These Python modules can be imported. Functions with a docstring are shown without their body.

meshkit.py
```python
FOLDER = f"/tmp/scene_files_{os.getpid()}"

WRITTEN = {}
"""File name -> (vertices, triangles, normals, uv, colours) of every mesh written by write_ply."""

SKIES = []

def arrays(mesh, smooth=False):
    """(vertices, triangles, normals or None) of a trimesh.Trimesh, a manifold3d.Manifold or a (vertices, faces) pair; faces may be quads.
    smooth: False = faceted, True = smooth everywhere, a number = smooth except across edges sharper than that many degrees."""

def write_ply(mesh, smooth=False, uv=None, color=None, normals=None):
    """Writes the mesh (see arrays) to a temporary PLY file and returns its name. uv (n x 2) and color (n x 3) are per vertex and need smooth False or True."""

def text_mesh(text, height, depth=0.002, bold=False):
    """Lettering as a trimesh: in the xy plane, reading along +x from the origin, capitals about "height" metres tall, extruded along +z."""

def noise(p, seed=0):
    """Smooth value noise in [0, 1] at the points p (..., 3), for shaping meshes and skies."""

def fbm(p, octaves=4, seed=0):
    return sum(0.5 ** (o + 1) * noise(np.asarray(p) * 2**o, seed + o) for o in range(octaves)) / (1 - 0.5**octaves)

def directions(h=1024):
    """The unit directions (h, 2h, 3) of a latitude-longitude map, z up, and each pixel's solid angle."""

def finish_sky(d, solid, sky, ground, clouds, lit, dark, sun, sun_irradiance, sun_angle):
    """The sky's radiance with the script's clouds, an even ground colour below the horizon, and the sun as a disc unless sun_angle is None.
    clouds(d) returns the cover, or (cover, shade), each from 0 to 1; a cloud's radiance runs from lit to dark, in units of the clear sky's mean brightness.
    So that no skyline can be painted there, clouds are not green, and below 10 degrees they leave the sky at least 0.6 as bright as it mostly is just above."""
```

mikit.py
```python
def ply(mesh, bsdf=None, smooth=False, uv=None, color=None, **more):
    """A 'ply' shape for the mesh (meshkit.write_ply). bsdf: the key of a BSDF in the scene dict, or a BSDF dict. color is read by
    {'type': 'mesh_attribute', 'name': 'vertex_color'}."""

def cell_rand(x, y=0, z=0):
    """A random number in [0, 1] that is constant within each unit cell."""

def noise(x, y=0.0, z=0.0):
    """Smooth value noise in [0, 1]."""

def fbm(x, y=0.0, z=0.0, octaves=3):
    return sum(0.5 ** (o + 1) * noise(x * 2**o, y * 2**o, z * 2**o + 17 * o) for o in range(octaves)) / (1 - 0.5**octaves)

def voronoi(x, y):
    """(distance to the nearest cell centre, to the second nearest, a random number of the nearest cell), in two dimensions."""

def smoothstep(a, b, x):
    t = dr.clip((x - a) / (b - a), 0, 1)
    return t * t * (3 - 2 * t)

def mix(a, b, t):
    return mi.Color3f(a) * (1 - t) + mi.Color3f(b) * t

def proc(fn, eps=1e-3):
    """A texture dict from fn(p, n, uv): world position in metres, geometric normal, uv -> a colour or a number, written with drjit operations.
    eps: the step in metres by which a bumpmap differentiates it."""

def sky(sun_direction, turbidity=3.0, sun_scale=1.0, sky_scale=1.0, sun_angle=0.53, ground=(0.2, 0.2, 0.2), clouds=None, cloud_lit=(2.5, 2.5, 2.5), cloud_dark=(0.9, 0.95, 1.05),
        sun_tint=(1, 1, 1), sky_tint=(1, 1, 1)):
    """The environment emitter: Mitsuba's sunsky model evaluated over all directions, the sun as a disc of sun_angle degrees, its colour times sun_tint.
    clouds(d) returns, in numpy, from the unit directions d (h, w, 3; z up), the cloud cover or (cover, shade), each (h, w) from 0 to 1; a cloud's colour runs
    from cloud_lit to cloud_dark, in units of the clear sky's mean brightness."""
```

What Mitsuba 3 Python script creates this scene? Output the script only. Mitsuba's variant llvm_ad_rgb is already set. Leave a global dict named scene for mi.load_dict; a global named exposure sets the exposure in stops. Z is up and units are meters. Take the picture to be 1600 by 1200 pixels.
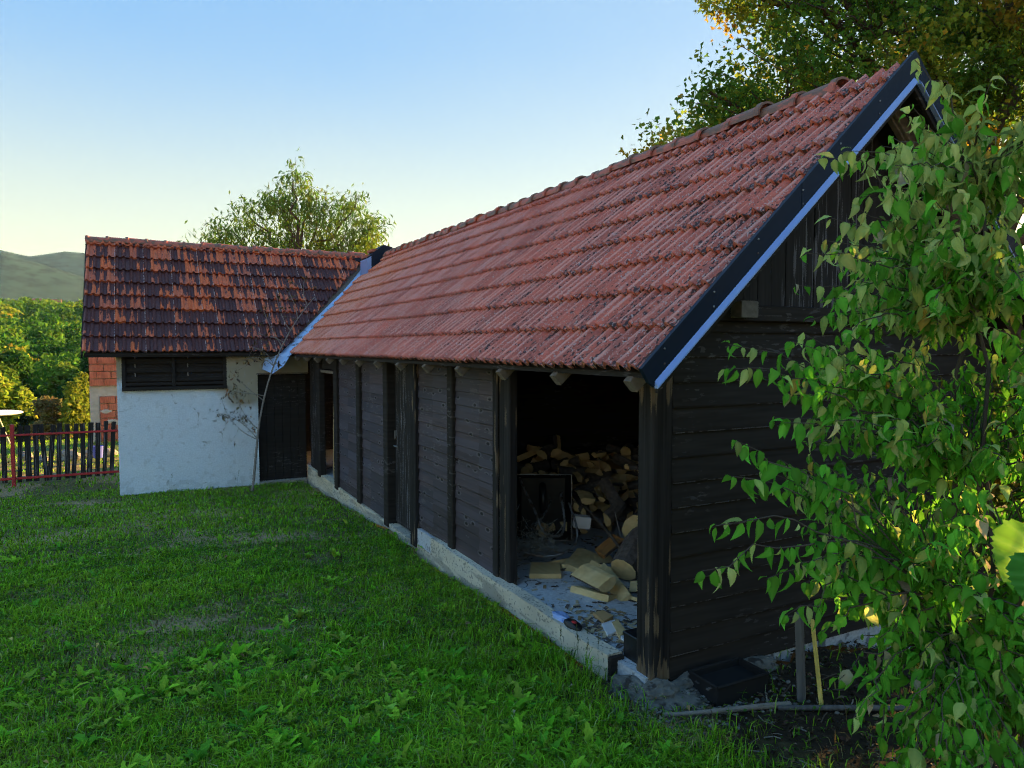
import math, random
import numpy as np, trimesh, drjit as dr, mitsuba as mi, mikit
from mikit import noise, fbm, voronoi, cell_rand, smoothstep, mix
import meshkit
from scipy.interpolate import RBFInterpolator
from scipy.spatial import cKDTree

T = mi.ScalarTransform4f
rng = np.random.default_rng(11)
random.seed(11)
scene, labels = {}, {}

# ------------------------------------------------------------------ camera, sky, exposure, air
EYE = np.array([0.0, 0.0, 2.2])
YAW, PITCH = math.radians(27.5), math.radians(-2.994)
FWD = np.array([math.sin(YAW) * math.cos(PITCH), math.cos(YAW) * math.cos(PITCH), math.sin(PITCH)])
scene['camera'] = {'type': 'perspective', 'fov': 71.61, 'fov_axis': 'x', 'near_clip': 0.05, 'far_clip': 12000.0,
                   'to_world': T().look_at(origin=EYE.tolist(), target=(EYE + FWD).tolist(), up=[0, 0, 1]),
                   'medium': {'type': 'ref', 'id': 'air'}}
SUN_AZ, SUN_EL = math.radians(74), math.radians(10)          # measured from +y towards +x
sun_dir = [math.sin(SUN_AZ) * math.cos(SUN_EL), math.cos(SUN_AZ) * math.cos(SUN_EL), math.sin(SUN_EL)]
def evening_veil(d):
    """thin even high haze: cover, and how far its colour runs from the warm horizon to the blue above"""
    el = np.degrees(np.arcsin(np.clip(d[..., 2], -1, 1)))
    t = np.clip((el - 3.0) / 22.0, 0, 1); t = t * t * (3 - 2 * t)
    toward = 0.5 + 0.5 * (d[..., 0] * math.sin(SUN_AZ) + d[..., 1] * math.cos(SUN_AZ)) / np.maximum(np.hypot(d[..., 0], d[..., 1]), 1e-6)
    wisp = 0.16 * (meshkit.fbm(d * np.array([2.2, 2.2, 6.0]), 3, 4) - 0.5)
    return np.full(el.shape, 0.90), np.clip(t * (1.25 - 0.48 * toward) + wisp, 0, 1)
scene['sky'] = mikit.sky(sun_dir, turbidity=2.6, sun_scale=0.75, sky_scale=1.0, ground=(0.12, 0.13, 0.08), clouds=evening_veil, cloud_lit=(0.36, 0.365, 0.265), cloud_dark=(0.068, 0.20, 0.42))
exposure = 5.3
scene['air'] = {'type': 'homogeneous', 'albedo': {'type': 'rgb', 'value': [0.94, 0.95, 0.97]}, 'sigma_t': {'type': 'rgb', 'value': [0.00005, 0.00009, 0.00014]}}

# ------------------------------------------------------------------ helpers
def V(*a): return np.array(a, float)
def norm(a):
    a = np.asarray(a, float)
    return a / (np.linalg.norm(a, axis=-1, keepdims=True) + 1e-12)

class MB:
    """collects vertices, triangles and one colour per vertex"""
    def __init__(self): self.v, self.f, self.c, self.n = [], [], [], 0
    def add(self, v, f, c=None):
        v = np.asarray(v, float).reshape(-1, 3); f = np.asarray(f, int)
        if f.shape[1] == 4: f = np.vstack([f[:, [0, 1, 2]], f[:, [0, 2, 3]]])
        self.v.append(v); self.f.append(f + self.n); self.n += len(v)
        c = np.array([0.5, 0.5, 0.5]) if c is None else np.asarray(c, float)
        self.c.append(np.broadcast_to(c, (len(v), 3)))
        return self
    def arrays(self): return np.vstack(self.v), np.vstack(self.f), np.vstack(self.c)
    def mesh(self):
        v, f, _ = self.arrays()
        return trimesh.Trimesh(v, f, process=False)

BOXF = np.array([[0, 3, 2, 1], [4, 5, 6, 7], [0, 1, 5, 4], [1, 2, 6, 5], [2, 3, 7, 6], [3, 0, 4, 7]])
def box_vf(lo, hi):
    (x0, y0, z0), (x1, y1, z1) = lo, hi
    return np.array([[x0, y0, z0], [x1, y0, z0], [x1, y1, z0], [x0, y1, z0], [x0, y0, z1], [x1, y0, z1], [x1, y1, z1], [x0, y1, z1]], float), BOXF

def frame(d, up=(0, 0, 1)):
    d = norm(d); up = np.asarray(up, float)
    if abs(d @ norm(up)) > 0.97: up = V(1, 0, 0) if abs(d[0]) < 0.9 else V(0, 1, 0)
    a = norm(np.cross(up, d)); b = np.cross(d, a)
    return a, b, d

def bar(p, q, w, h, ch=0.006, up=(0, 0, 1), roll=0.0):
    """a squared timber from p to q, w wide and h deep, with chamfered long edges (28 triangles)"""
    p, q = np.asarray(p, float), np.asarray(q, float)
    a, b, d = frame(q - p, up)
    if roll: a, b = a * math.cos(roll) + b * math.sin(roll), -a * math.sin(roll) + b * math.cos(roll)
    w, h = w / 2, h / 2
    prof = [(-w + ch, -h), (w - ch, -h), (w, -h + ch), (w, h - ch), (w - ch, h), (-w + ch, h), (-w, h - ch), (-w, -h + ch)]
    v = [p + a * x + b * y for x, y in prof] + [q + a * x + b * y for x, y in prof]
    f = [[i, (i + 1) % 8, 8 + (i + 1) % 8] for i in range(8)] + [[i, 8 + (i + 1) % 8, 8 + i] for i in range(8)]
    f += [[0, i + 1, i] for i in range(1, 7)] + [[8, 8 + i, 9 + i] for i in range(1, 7)]
    return np.array(v), np.array(f)

def prism(poly, n0, n1, axis):
    """a convex polygon in the plane across the axis (0 = x: (y,z), 1 = y: (x,z), 2 = z: (x,y)), from n0 to n1"""
    k = len(poly); out = []
    for nn in (n0, n1):
        for a, b in poly: out.append([nn, a, b] if axis == 0 else [a, nn, b] if axis == 1 else [a, b, nn])
    f = [[0, i + 1, i] for i in range(1, k - 1)] + [[k, k + i, k + i + 1] for i in range(1, k - 1)]
    for i in range(k):
        j = (i + 1) % k; f += [[i, j, k + j], [i, k + j, k + i]]
    m = trimesh.Trimesh(out, f, process=False)
    if m.volume < 0: m.invert()
    return np.array(m.vertices), np.array(m.faces)

def tube_vf(pts, rad, sides=6, cap=True):
    p = np.asarray(pts, float); t = norm(np.gradient(p, axis=0))
    rad = np.broadcast_to(rad, (len(p),))
    a = np.cross(t, [0.31, 0.17, 0.93]); a = norm(a); b = np.cross(t, a)
    ang = np.arange(sides) * 2 * np.pi / sides
    v = p[:, None] + rad[:, None, None] * (np.cos(ang)[None, :, None] * a[:, None] + np.sin(ang)[None, :, None] * b[:, None])
    i, j = np.meshgrid(np.arange(len(p) - 1), np.arange(sides), indexing='ij')
    q = np.stack([i * sides + j, i * sides + (j + 1) % sides, (i + 1) * sides + (j + 1) % sides, (i + 1) * sides + j], -1).reshape(-1, 4)
    f = np.vstack([q[:, [0, 1, 2]], q[:, [0, 2, 3]]])
    if cap:
        e = (len(p) - 1) * sides
        f = np.vstack([f] + [[[0, k + 1, k], [e, e + k, e + k + 1]] for k in range(1, sides - 1)])
    return v.reshape(-1, 3), f

def curve(pts, n=12):
    """a smooth polyline through the points"""
    p = np.asarray(pts, float)
    if len(p) == 2: return p[0] + (p[1] - p[0]) * np.linspace(0, 1, n)[:, None]
    from scipy.interpolate import CubicSpline
    s = np.r_[0, np.cumsum(np.linalg.norm(np.diff(p, axis=0), axis=1))]
    return CubicSpline(s, p)(np.linspace(0, s[-1], n))

used = set()
def key_for(name):
    if name not in used: used.add(name); return name
    k = 1
    while f'{name}_{k:03d}' in used: k += 1
    used.add(f'{name}_{k:03d}'); return f'{name}_{k:03d}'

def thing(name, label, cat, group=None, kind=None):
    k = key_for(name); labels[k] = {'label': label, 'category': cat}
    if group: labels[k]['group'] = group
    if kind: labels[k]['kind'] = kind
    return k

def put(name, geo, bsdf, parent=None, smooth=False, color=False, label=None, kind=None, tag=None):
    """one entry of the scene; geo is an MB or (vertices, faces)"""
    k = key_for(f'{parent}__{name}' if parent else name) if tag is None else tag
    if isinstance(geo, MB):
        v, f, c = geo.arrays()
        sh = mikit.ply((v, f), bsdf, smooth=smooth, **({'color': c} if color else {}))
    else: sh = mikit.ply(geo, bsdf, smooth=smooth)
    scene[k] = sh
    if label or kind:
        labels.setdefault(k, {})
        if label: labels[k]['label'] = label
        if kind: labels[k]['kind'] = kind
    return k

def single(name, geo, bsdf, label, cat, group=None, kind=None, smooth=False, color=False):
    k = thing(name, label, cat, group, kind)
    return put(name, geo, bsdf, smooth=smooth, color=color, tag=k)

# ------------------------------------------------------------------ materials
def bs(name, color, rough=0.7, spec=0.4, metallic=0.0, bump=None, scale=0.004, two=True, **more):
    col = mikit.proc(color) if callable(color) else {'type': 'rgb', 'value': list(color)}
    d = {'type': 'principled', 'base_color': col, 'roughness': mikit.proc(rough) if callable(rough) else rough, 'specular': spec, 'metallic': metallic, **more}
    if bump is not None: d = {'type': 'bumpmap', 'arbitrary': mikit.proc(bump, eps=2e-3), 'scale': scale, 'bsdf': d}
    scene[name] = {'type': 'twosided', 'bsdf': d} if two else d

PM, TW, TE = math.atan(0.92), 0.245, 0.365         # pitch of the shed roof, tile width and exposure
CM, SM = math.cos(PM), math.sin(PM)
PW = math.radians(45.3); CW, SW = math.cos(PW), math.sin(PW)

def band(t, c, w): return smoothstep(w, w * 0.45, dr.abs(t - c))
def c_tile_main(p, n, uv):
    a, s = (16.43 - p.y) / TW, ((p.x - 2.5) * CM + (p.z - 2.08) * SM) / TE
    t = a - dr.floor(a)
    r = cell_rand(dr.floor(a), dr.floor(s), 3)
    big = fbm(p.x * 0.5, p.y * 0.35, p.z * 0.5)
    c = mix((0.66, 0.165, 0.10), (0.46, 0.125, 0.084), r)
    c = mix(c, (0.68, 0.18, 0.06), smoothstep(10.5, 14.0, p.y + (big - 0.5) * 5) * 0.8)
    streak = fbm(a * 11, s * 1.1, 1.0)
    c = c * (0.72 + 0.5 * fbm(a * 50, s * 24, 2.0))
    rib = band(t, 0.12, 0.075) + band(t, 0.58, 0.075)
    c = mix(c, (0.80, 0.40, 0.32), rib * smoothstep(0.34, 0.56, streak) * 0.65)  # rib tops paler: sky highlights put into the tile colour
    # lichen and soot: rows of specks along the flanks of the ribs and in the troughs, thicker towards the near gable
    fl = dr.minimum(band(t, 0.30, 0.06) + band(t, 0.43, 0.05) + band(t, 0.76, 0.06) + band(t, 0.93, 0.06), 1.0)
    sp = noise(a * 46, s * 19, 3.0) * 0.62 + 0.38 * fbm(a * 5, s * 2.2, 4.0)
    amount = -0.07 + 0.13 * smoothstep(9.0, 3.2, p.y + (big - 0.5) * 6) + 0.16 * (r - 0.5)
    dirt = smoothstep(0.66, 0.74, sp * 0.85 + 0.07 + amount + 0.30 * fl - 0.20 * rib)
    c = mix(c, (0.05, 0.034, 0.03), dirt * 0.92)
    pale = smoothstep(0.83, 0.88, noise(a * 60, s * 34, 7.0) + 0.06 * smoothstep(6.0, 3.0, p.y))
    return mix(c, (0.58, 0.50, 0.46), pale * 0.7)

def c_tile_wing(p, n, uv):
    a, s = (p.x + 0.91) / TW, ((p.y - 14.05) * CW + (p.z - 2.12) * SW) / TE
    row = dr.floor(s); fs = s - row; t = a - dr.floor(a)
    half = dr.floor(a * 2.0 - 0.0)
    r, r2 = cell_rand(half, row, 5), cell_rand(dr.floor(a), row, 9)
    c = mix((0.74, 0.175, 0.06), (0.54, 0.15, 0.085), r2) * (0.7 + 0.5 * fbm(p.x * 45, s * 14, 1.0))
    big = fbm(p.x * 0.9 + 3, p.y * 0.9, p.z * 0.9)
    # black algae: always in the troughs, and down many ribs in a tongue that starts under the row above
    trough = dr.minimum(band(t, 0.34, 0.13) + band(t, 0.84, 0.15), 1.0)
    reach = 1.35 * r - 0.28 + (big - 0.5) * 1.1 + 0.22 * smoothstep(3.5, 0.0, s) - 0.45 * smoothstep(6.8, 8.0, s) + 0.12 * smoothstep(0.0, 2.2, p.x)
    edge = fbm(p.x * 42, s * 4.0, 2.0) - 0.5
    tongue = smoothstep(-0.07, 0.07, reach - (1.0 - fs) * -0.0 - fs * -0.0 + (fs - 0.62) * 0.75 + trough * 0.42 + edge * 1.0 - 0.25)
    dark = mix((0.040, 0.020, 0.026), (0.10, 0.042, 0.042), noise(p.x * 70, s * 18, 4.0))
    c = mix(c, dark, tongue * 0.95)
    dots = band(t, 0.985, 0.05) * smoothstep(0.45, 0.62, noise(s * 17, dr.floor(a) * 7.3, 3)) * smoothstep(0.35, 0.5, cell_rand(dr.floor(a), 4, 4))
    return mix(c, (0.60, 0.46, 0.42), dots * 0.75)

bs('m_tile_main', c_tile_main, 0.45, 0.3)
bs('m_tile_wing', c_tile_wing, 0.55, 0.3)
def c_ridge(p, n, uv):
    c = mix((0.58, 0.16, 0.095), (0.42, 0.13, 0.09), fbm(p.x * 4, p.y * 4, p.z * 4))
    k = smoothstep(0.42, 0.60, fbm(p.x * 16, p.y * 9, p.z * 16) + 0.18 * smoothstep(4.7, 4.75, p.x))
    return mix(c, (0.17, 0.12, 0.085), k * 0.85)
bs('m_ridge', c_ridge, 0.6, 0.4)

def grain(u, v, w): return fbm(u * 1.2, v * 55, w * 55)
def c_front_board(p, n, uv):
    row = dr.floor(p.z / 0.1405 + 40)
    r, r2 = cell_rand(row, dr.floor(p.y * 0.8), 2), cell_rand(row, dr.floor(p.y * 0.8), 7)
    g = fbm(p.y * 2.2 + r * 9, p.z * 70, 1.0)
    c = mix((0.048, 0.034, 0.042), (0.088, 0.064, 0.070), g)
    c = mix(c, (0.058, 0.055, 0.076), r2 * 0.8) * (0.75 + 0.5 * r)
    d1, d2, rr = voronoi(p.y * 3.2 + row * 7.7, p.z / 0.1405)
    knot = smoothstep(0.14, 0.05, d1) * smoothstep(0.45, 0.5, rr)
    c = mix(c, (0.012, 0.010, 0.012), knot)
    ring = smoothstep(0.10, 0.14, d1) * smoothstep(0.22, 0.16, d1) * smoothstep(0.45, 0.5, rr)
    c = mix(c, (0.17, 0.15, 0.16), ring * 0.4)
    wear = smoothstep(0.64, 0.72, fbm(p.y * 9, p.z * 60, 5.0)) * smoothstep(0.5, 0.62, fbm(p.y * 1.5, p.z * 2.0, 8.0))
    return mix(c, (0.16, 0.14, 0.14), wear * 0.3)
bs('m_front_board', c_front_board, 0.5, 0.35, bump=lambda p, n, uv: fbm(p.y * 3, p.z * 90, 1.0), scale=0.004)

def c_black_wood(p, n, uv):
    g = fbm(p.x * 2.5 + p.y * 2.5, p.z * 40, 3.0)
    c = mix((0.022, 0.019, 0.017), (0.043, 0.037, 0.033), g)
    fl = smoothstep(0.67, 0.73, fbm((p.x + p.y) * 13, p.z * 60, 2.0)) * smoothstep(0.5, 0.66, fbm((p.x + p.y) * 1.3, p.z * 1.7, 6.0))
    c = mix(c, (0.13, 0.12, 0.12), fl * 0.55)
    # gable lap edges: rubbed wood plus painted highlight, broken along their length
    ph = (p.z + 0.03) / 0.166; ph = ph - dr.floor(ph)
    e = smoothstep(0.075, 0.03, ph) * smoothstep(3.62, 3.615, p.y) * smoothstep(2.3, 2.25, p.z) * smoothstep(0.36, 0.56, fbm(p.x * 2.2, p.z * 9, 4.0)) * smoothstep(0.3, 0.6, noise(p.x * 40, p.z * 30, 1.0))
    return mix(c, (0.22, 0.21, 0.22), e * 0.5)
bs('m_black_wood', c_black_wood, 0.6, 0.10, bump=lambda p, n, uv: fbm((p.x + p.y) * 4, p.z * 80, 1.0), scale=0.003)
def c_black_plank(p, n, uv):        # upright planks, worn in upright streaks
    g = fbm((p.x + p.y) * 60, p.z * 1.6, 3.0)
    c = mix((0.021, 0.019, 0.018), (0.043, 0.039, 0.038), g)
    fl = smoothstep(0.61, 0.69, fbm((p.x + p.y) * 70, p.z * 3.2, 2.0)) * smoothstep(0.42, 0.6, fbm((p.x + p.y) * 2.4, p.z * 1.4, 6.0))
    return mix(c, (0.19, 0.18, 0.19), fl * 0.7)
bs('m_black_plank', c_black_plank, 0.6, 0.10, bump=lambda p, n, uv: fbm((p.x + p.y) * 80, p.z * 3, 1.0), scale=0.003)
def c_post(p, n, uv):
    g = fbm((p.x + p.y) * 55, p.z * 1.7, 3.0)
    c = mix((0.008, 0.007, 0.007), (0.042, 0.038, 0.038), g)
    worn = smoothstep(0.69, 0.79, fbm((p.x + p.y) * 28, p.z * 2.6, 9.0) + 0.30 * smoothstep(0.30, 0.02, p.z + 0.12 * g))
    return mix(c, mix((0.14, 0.09, 0.05), (0.27, 0.2, 0.13), g), worn * 0.7)
bs('m_post', c_post, 0.6, 0.15, bump=lambda p, n, uv: fbm((p.x + p.y) * 70, p.z * 3, 1.0), scale=0.004)
def c_old_timber(p, n, uv):
    return mix((0.10, 0.085, 0.07), (0.24, 0.2, 0.16), fbm(p.x * 30, p.y * 30, p.z * 30))
bs('m_old_timber', c_old_timber, 0.75, 0.3)

def c_plaster(p, n, uv):
    b = fbm(p.x * 2.2, p.z * 2.2, 4.0)
    c = mix((0.72, 0.79, 0.86), (0.78, 0.84, 0.89), fbm(p.x * 3, p.z * 4, 1.0))
    c = c * (0.9 + 0.2 * noise(p.x * 90, p.z * 90, 1))
    bare = smoothstep(0.0, 0.3, p.z - 1.12 + 0.5 * smoothstep(0.95, 1.75, p.x + 0.25 * (b - 0.5)) * 1.0 - 0.30 + (b - 0.5) * 0.5)
    c = mix(c, mix((0.34, 0.29, 0.19), (0.46, 0.40, 0.29), b), bare)
    low = smoothstep(0.56, 0.76, fbm(p.x * 14, p.z * 14, 2.0) + 0.30 * smoothstep(-0.05, -0.42, p.z + (fbm(p.x * 2, p.z * 3, 6.0) - 0.5) * 0.5) - 0.06)
    c = mix(c, (0.42, 0.43, 0.41), low * 0.28)
    spots = smoothstep(0.7, 0.76, fbm(p.x * 22, p.z * 22, 7.0))
    c = mix(c, (0.3, 0.32, 0.36), spots * 0.05)
    ck = dr.abs(fbm(p.x * 1.7 + 2, p.z * 1.3, 9.0) - 0.47) + 0.02 * noise(p.x * 30, p.z * 30, 2.0)
    return mix(c, (0.25, 0.25, 0.24), smoothstep(0.012, 0.008, ck) * smoothstep(0.5, 0.6, noise(p.x * 1.3, p.z * 1.3, 5.0)) * 0.7)
bs('m_plaster', c_plaster, 0.9, 0.2, bump=lambda p, n, uv: fbm(p.x * 35, p.z * 35, p.y * 35), scale=0.004)
def c_plinth(p, n, uv):
    c = mix((0.48, 0.43, 0.33), (0.68, 0.62, 0.49), fbm(p.y * 5, p.z * 9, p.x * 5))
    stain = smoothstep(0.52, 0.66, fbm(p.y * 2.4, p.z * 14, 5.0))
    c = mix(c, (0.20, 0.19, 0.16), stain * 0.6)
    lime = smoothstep(7.3, 7.9, p.y) * smoothstep(0.42, 0.6, fbm(p.y * 3, p.z * 4, 2.0))
    c = mix(c, (0.50, 0.42, 0.27), lime * 0.6)
    pits = smoothstep(0.68, 0.74, noise(p.y * 60, p.z * 60, p.x * 60))
    return mix(c, (0.12, 0.12, 0.11), pits * 0.6)
bs('m_plinth', c_plinth, 0.9, 0.25, bump=lambda p, n, uv: fbm(p.x * 30, p.y * 30, p.z * 30), scale=0.012)
def c_floor(p, n, uv):
    c = mix((0.38, 0.40, 0.42), (0.54, 0.56, 0.58), fbm(p.x * 4, p.y * 4, p.z * 4))
    c = c * (0.85 + 0.3 * noise(p.x * 70, p.y * 70, p.z * 70))
    mk = smoothstep(0.66, 0.74, fbm(p.x * 9, p.y * 16, p.z * 9 + 3.0))
    c = mix(c, (0.10, 0.10, 0.11), mk * 0.7)
    cr = dr.abs(fbm(p.x * 1.6 + 4, p.y * 1.6, 0.7) - 0.5)
    return mix(c, (0.05, 0.05, 0.055), smoothstep(0.006, 0.002, cr) * 0.8)
bs('m_floor', c_floor, 0.75, 0.35, bump=lambda p, n, uv: fbm(p.x * 25, p.y * 25, p.z * 25), scale=0.008)
bs('m_navy', lambda p, n, uv: mix((0.007, 0.014, 0.030), (0.011, 0.02, 0.040), fbm(p.x * 3, p.y * 3, p.z * 3)), 0.5, 0.2)
bs('m_drip', lambda p, n, uv: mix((0.24, 0.36, 0.68), (0.30, 0.43, 0.74), fbm(p.x * 3, p.y * 3, p.z * 3)), 0.35, 0.6, metallic=0.2)
def c_valley(p, n, uv):
    c = mix((0.42, 0.58, 0.85), (0.52, 0.68, 0.9), fbm(p.x * 5, p.y * 5, p.z * 5))
    return mix(c, (0.16, 0.14, 0.12), smoothstep(0.6, 0.68, fbm(p.x * 13, p.y * 13, p.z * 13)) * 0.8)
bs('m_valley', c_valley, 0.4, 0.6, metallic=0.4)
def c_steel(p, n, uv): return mix((0.30, 0.31, 0.32), (0.12, 0.09, 0.07), smoothstep(0.5, 0.62, fbm(p.x * 30, p.y * 30, p.z * 30)))
bs('m_steel', c_steel, 0.4, 0.5, metallic=0.7)
bs('m_vertex', {'type': 'mesh_attribute', 'name': 'vertex_color'} if False else (0.5, 0.5, 0.5), 0.8, 0.3)
scene['m_vertex'] = {'type': 'twosided', 'bsdf': {'type': 'principled', 'base_color': {'type': 'mesh_attribute', 'name': 'vertex_color'}, 'roughness': 0.75, 'specular': 0.3}}
scene['m_gloss'] = {'type': 'twosided', 'bsdf': {'type': 'principled', 'base_color': {'type': 'mesh_attribute', 'name': 'vertex_color'}, 'roughness': 0.3, 'specular': 0.5}}
scene['m_leaf'] = {'type': 'principledthin', 'base_color': {'type': 'mesh_attribute', 'name': 'vertex_color'}, 'roughness': 0.42, 'eta': 1.45, 'diff_trans': 0.75}
scene['m_bush'] = {**scene['m_leaf'], 'roughness': 0.32}
scene['m_grass'] = {'type': 'principledthin', 'base_color': {'type': 'mesh_attribute', 'name': 'vertex_color'}, 'roughness': 0.42, 'eta': 1.33, 'diff_trans': 0.6}
def c_brick(p, n, uv):
    c = mix((0.42, 0.12, 0.075), (0.50, 0.19, 0.12), noise(p.x * 5, p.z * 7, p.y))
    return c * (0.75 + 0.5 * noise(p.x * 60, p.z * 8, 2))
bs('m_brick', c_brick, 0.9, 0.2)
bs('m_mortar', lambda p, n, uv: mix((0.36, 0.36, 0.33), (0.52, 0.52, 0.48), fbm(p.x * 12, p.y * 12, p.z * 12)), 0.95, 0.2)
def c_bark(p, n, uv):
    return mix((0.035, 0.028, 0.022), (0.13, 0.11, 0.09), fbm(p.x * 14 + p.y * 14, p.z * 4, 2.0))
bs('m_bark', c_bark, 0.9, 0.2)
bs('m_twig', lambda p, n, uv: mix((0.16, 0.14, 0.12), (0.34, 0.30, 0.26), fbm(p.x * 20, p.y * 20, p.z * 20)), 0.8, 0.3)
def c_log(p, n, uv):         # uv.x: 0 = bark, 1 = split face or sawn end
    g = fbm(p.x * 34, p.y * 34, p.z * 34)
    bark = mix((0.05, 0.04, 0.034), (0.20, 0.17, 0.15), g)
    w = mix((0.56, 0.40, 0.17), (0.72, 0.56, 0.29), noise(p.x * 9, p.y * 9, p.z * 9)) * (0.82 + 0.36 * fbm(p.x * 26, p.y * 26, p.z * 26))
    w = mix(w, (0.33, 0.17, 0.06), smoothstep(0.5, 0.7, uv.y))
    return mix(bark, w, uv.x)
bs('m_log', c_log, 0.8, 0.25)
# earth: bare soil under grass, dark litter soil at the right
def c_earth(p, n, uv):
    b = fbm(p.x * 1.3, p.y * 1.3, 0.2)
    g = fbm(p.x * 40, p.y * 40, 0.4)
    c = mix((0.075, 0.075, 0.028), (0.14, 0.12, 0.05), g)
    dry = smoothstep(0.46, 0.6, b + 0.3 * (g - 0.5))
    c = mix(c, mix((0.24, 0.17, 0.08), (0.40, 0.29, 0.16), g), dry * 0.75)
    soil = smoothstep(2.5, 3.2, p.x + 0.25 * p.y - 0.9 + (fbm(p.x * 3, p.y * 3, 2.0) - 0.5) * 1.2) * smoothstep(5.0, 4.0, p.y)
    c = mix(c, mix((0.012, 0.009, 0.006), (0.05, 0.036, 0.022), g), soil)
    far = smoothstep(17.0, 24.0, p.y)
    return mix(c, mix((0.05, 0.09, 0.025), (0.09, 0.12, 0.04), g), far)
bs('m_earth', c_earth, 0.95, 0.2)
bs('m_mountain', lambda p, n, uv: mix(mix((0.001, 0.007, 0.007), (0.010, 0.032, 0.024), smoothstep(0.3, 0.7, fbm(p.x * 0.07, p.y * 0.07, p.z * 0.12))), (0.015, 0.036, 0.024), smoothstep(0.52, 0.64, fbm(p.x * 0.007, p.y * 0.007, p.z * 0.014)) * 0.6), 0.95, 0.1)

# ------------------------------------------------------------------ ground
CTRL = np.array([(2.8, 4, -.13), (2.8, 5.5, -.12), (2.8, 7, -.24), (2.8, 8.7, -.22), (2.8, 10.5, -.27), (2.8, 12.2, -.4), (2.8, 14.2, -.46), (-.4, 14.2, -.44), (1.9, 14.2, -.46),
                 (-2.4, 16.3, -.45), (-.5, 16.3, -.46), (0, 0, .35), (-3, 3, .25), (-4, 8, -.1), (-4, 14, -.4), (2, 2, .10), (3.2, 3.1, -.07), (4, 2.9, -.06), (5.5, 3.4, -.33), (6, 1, -.2), (1.3, .5, .26),
                 (8, 3, -.5), (0, 5, .04), (0, 9, -.18), (8, 12, -.5), (-8, 5, .2), (0, -6, .5), (8, -6, 0), (14, 5, -.6), (-10, 15, -.5), (0, 22, -.6), (-8, 22, -.7), (10, 24, -.7), (20, 10, -.7), (-20, 10, -.4), (0, -20, .4), (18, -18, -.3), (4.3, 3.5, -.06), (4.85, 3.5, -.10)], float)
_rbf = RBFInterpolator(CTRL[:, :2], CTRL[:, 2], kernel='linear', smoothing=0.02)
FAR_R = np.array([0, 20, 30, 45, 80, 150, 250, 400, 700, 1500, 4000.0])
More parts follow.
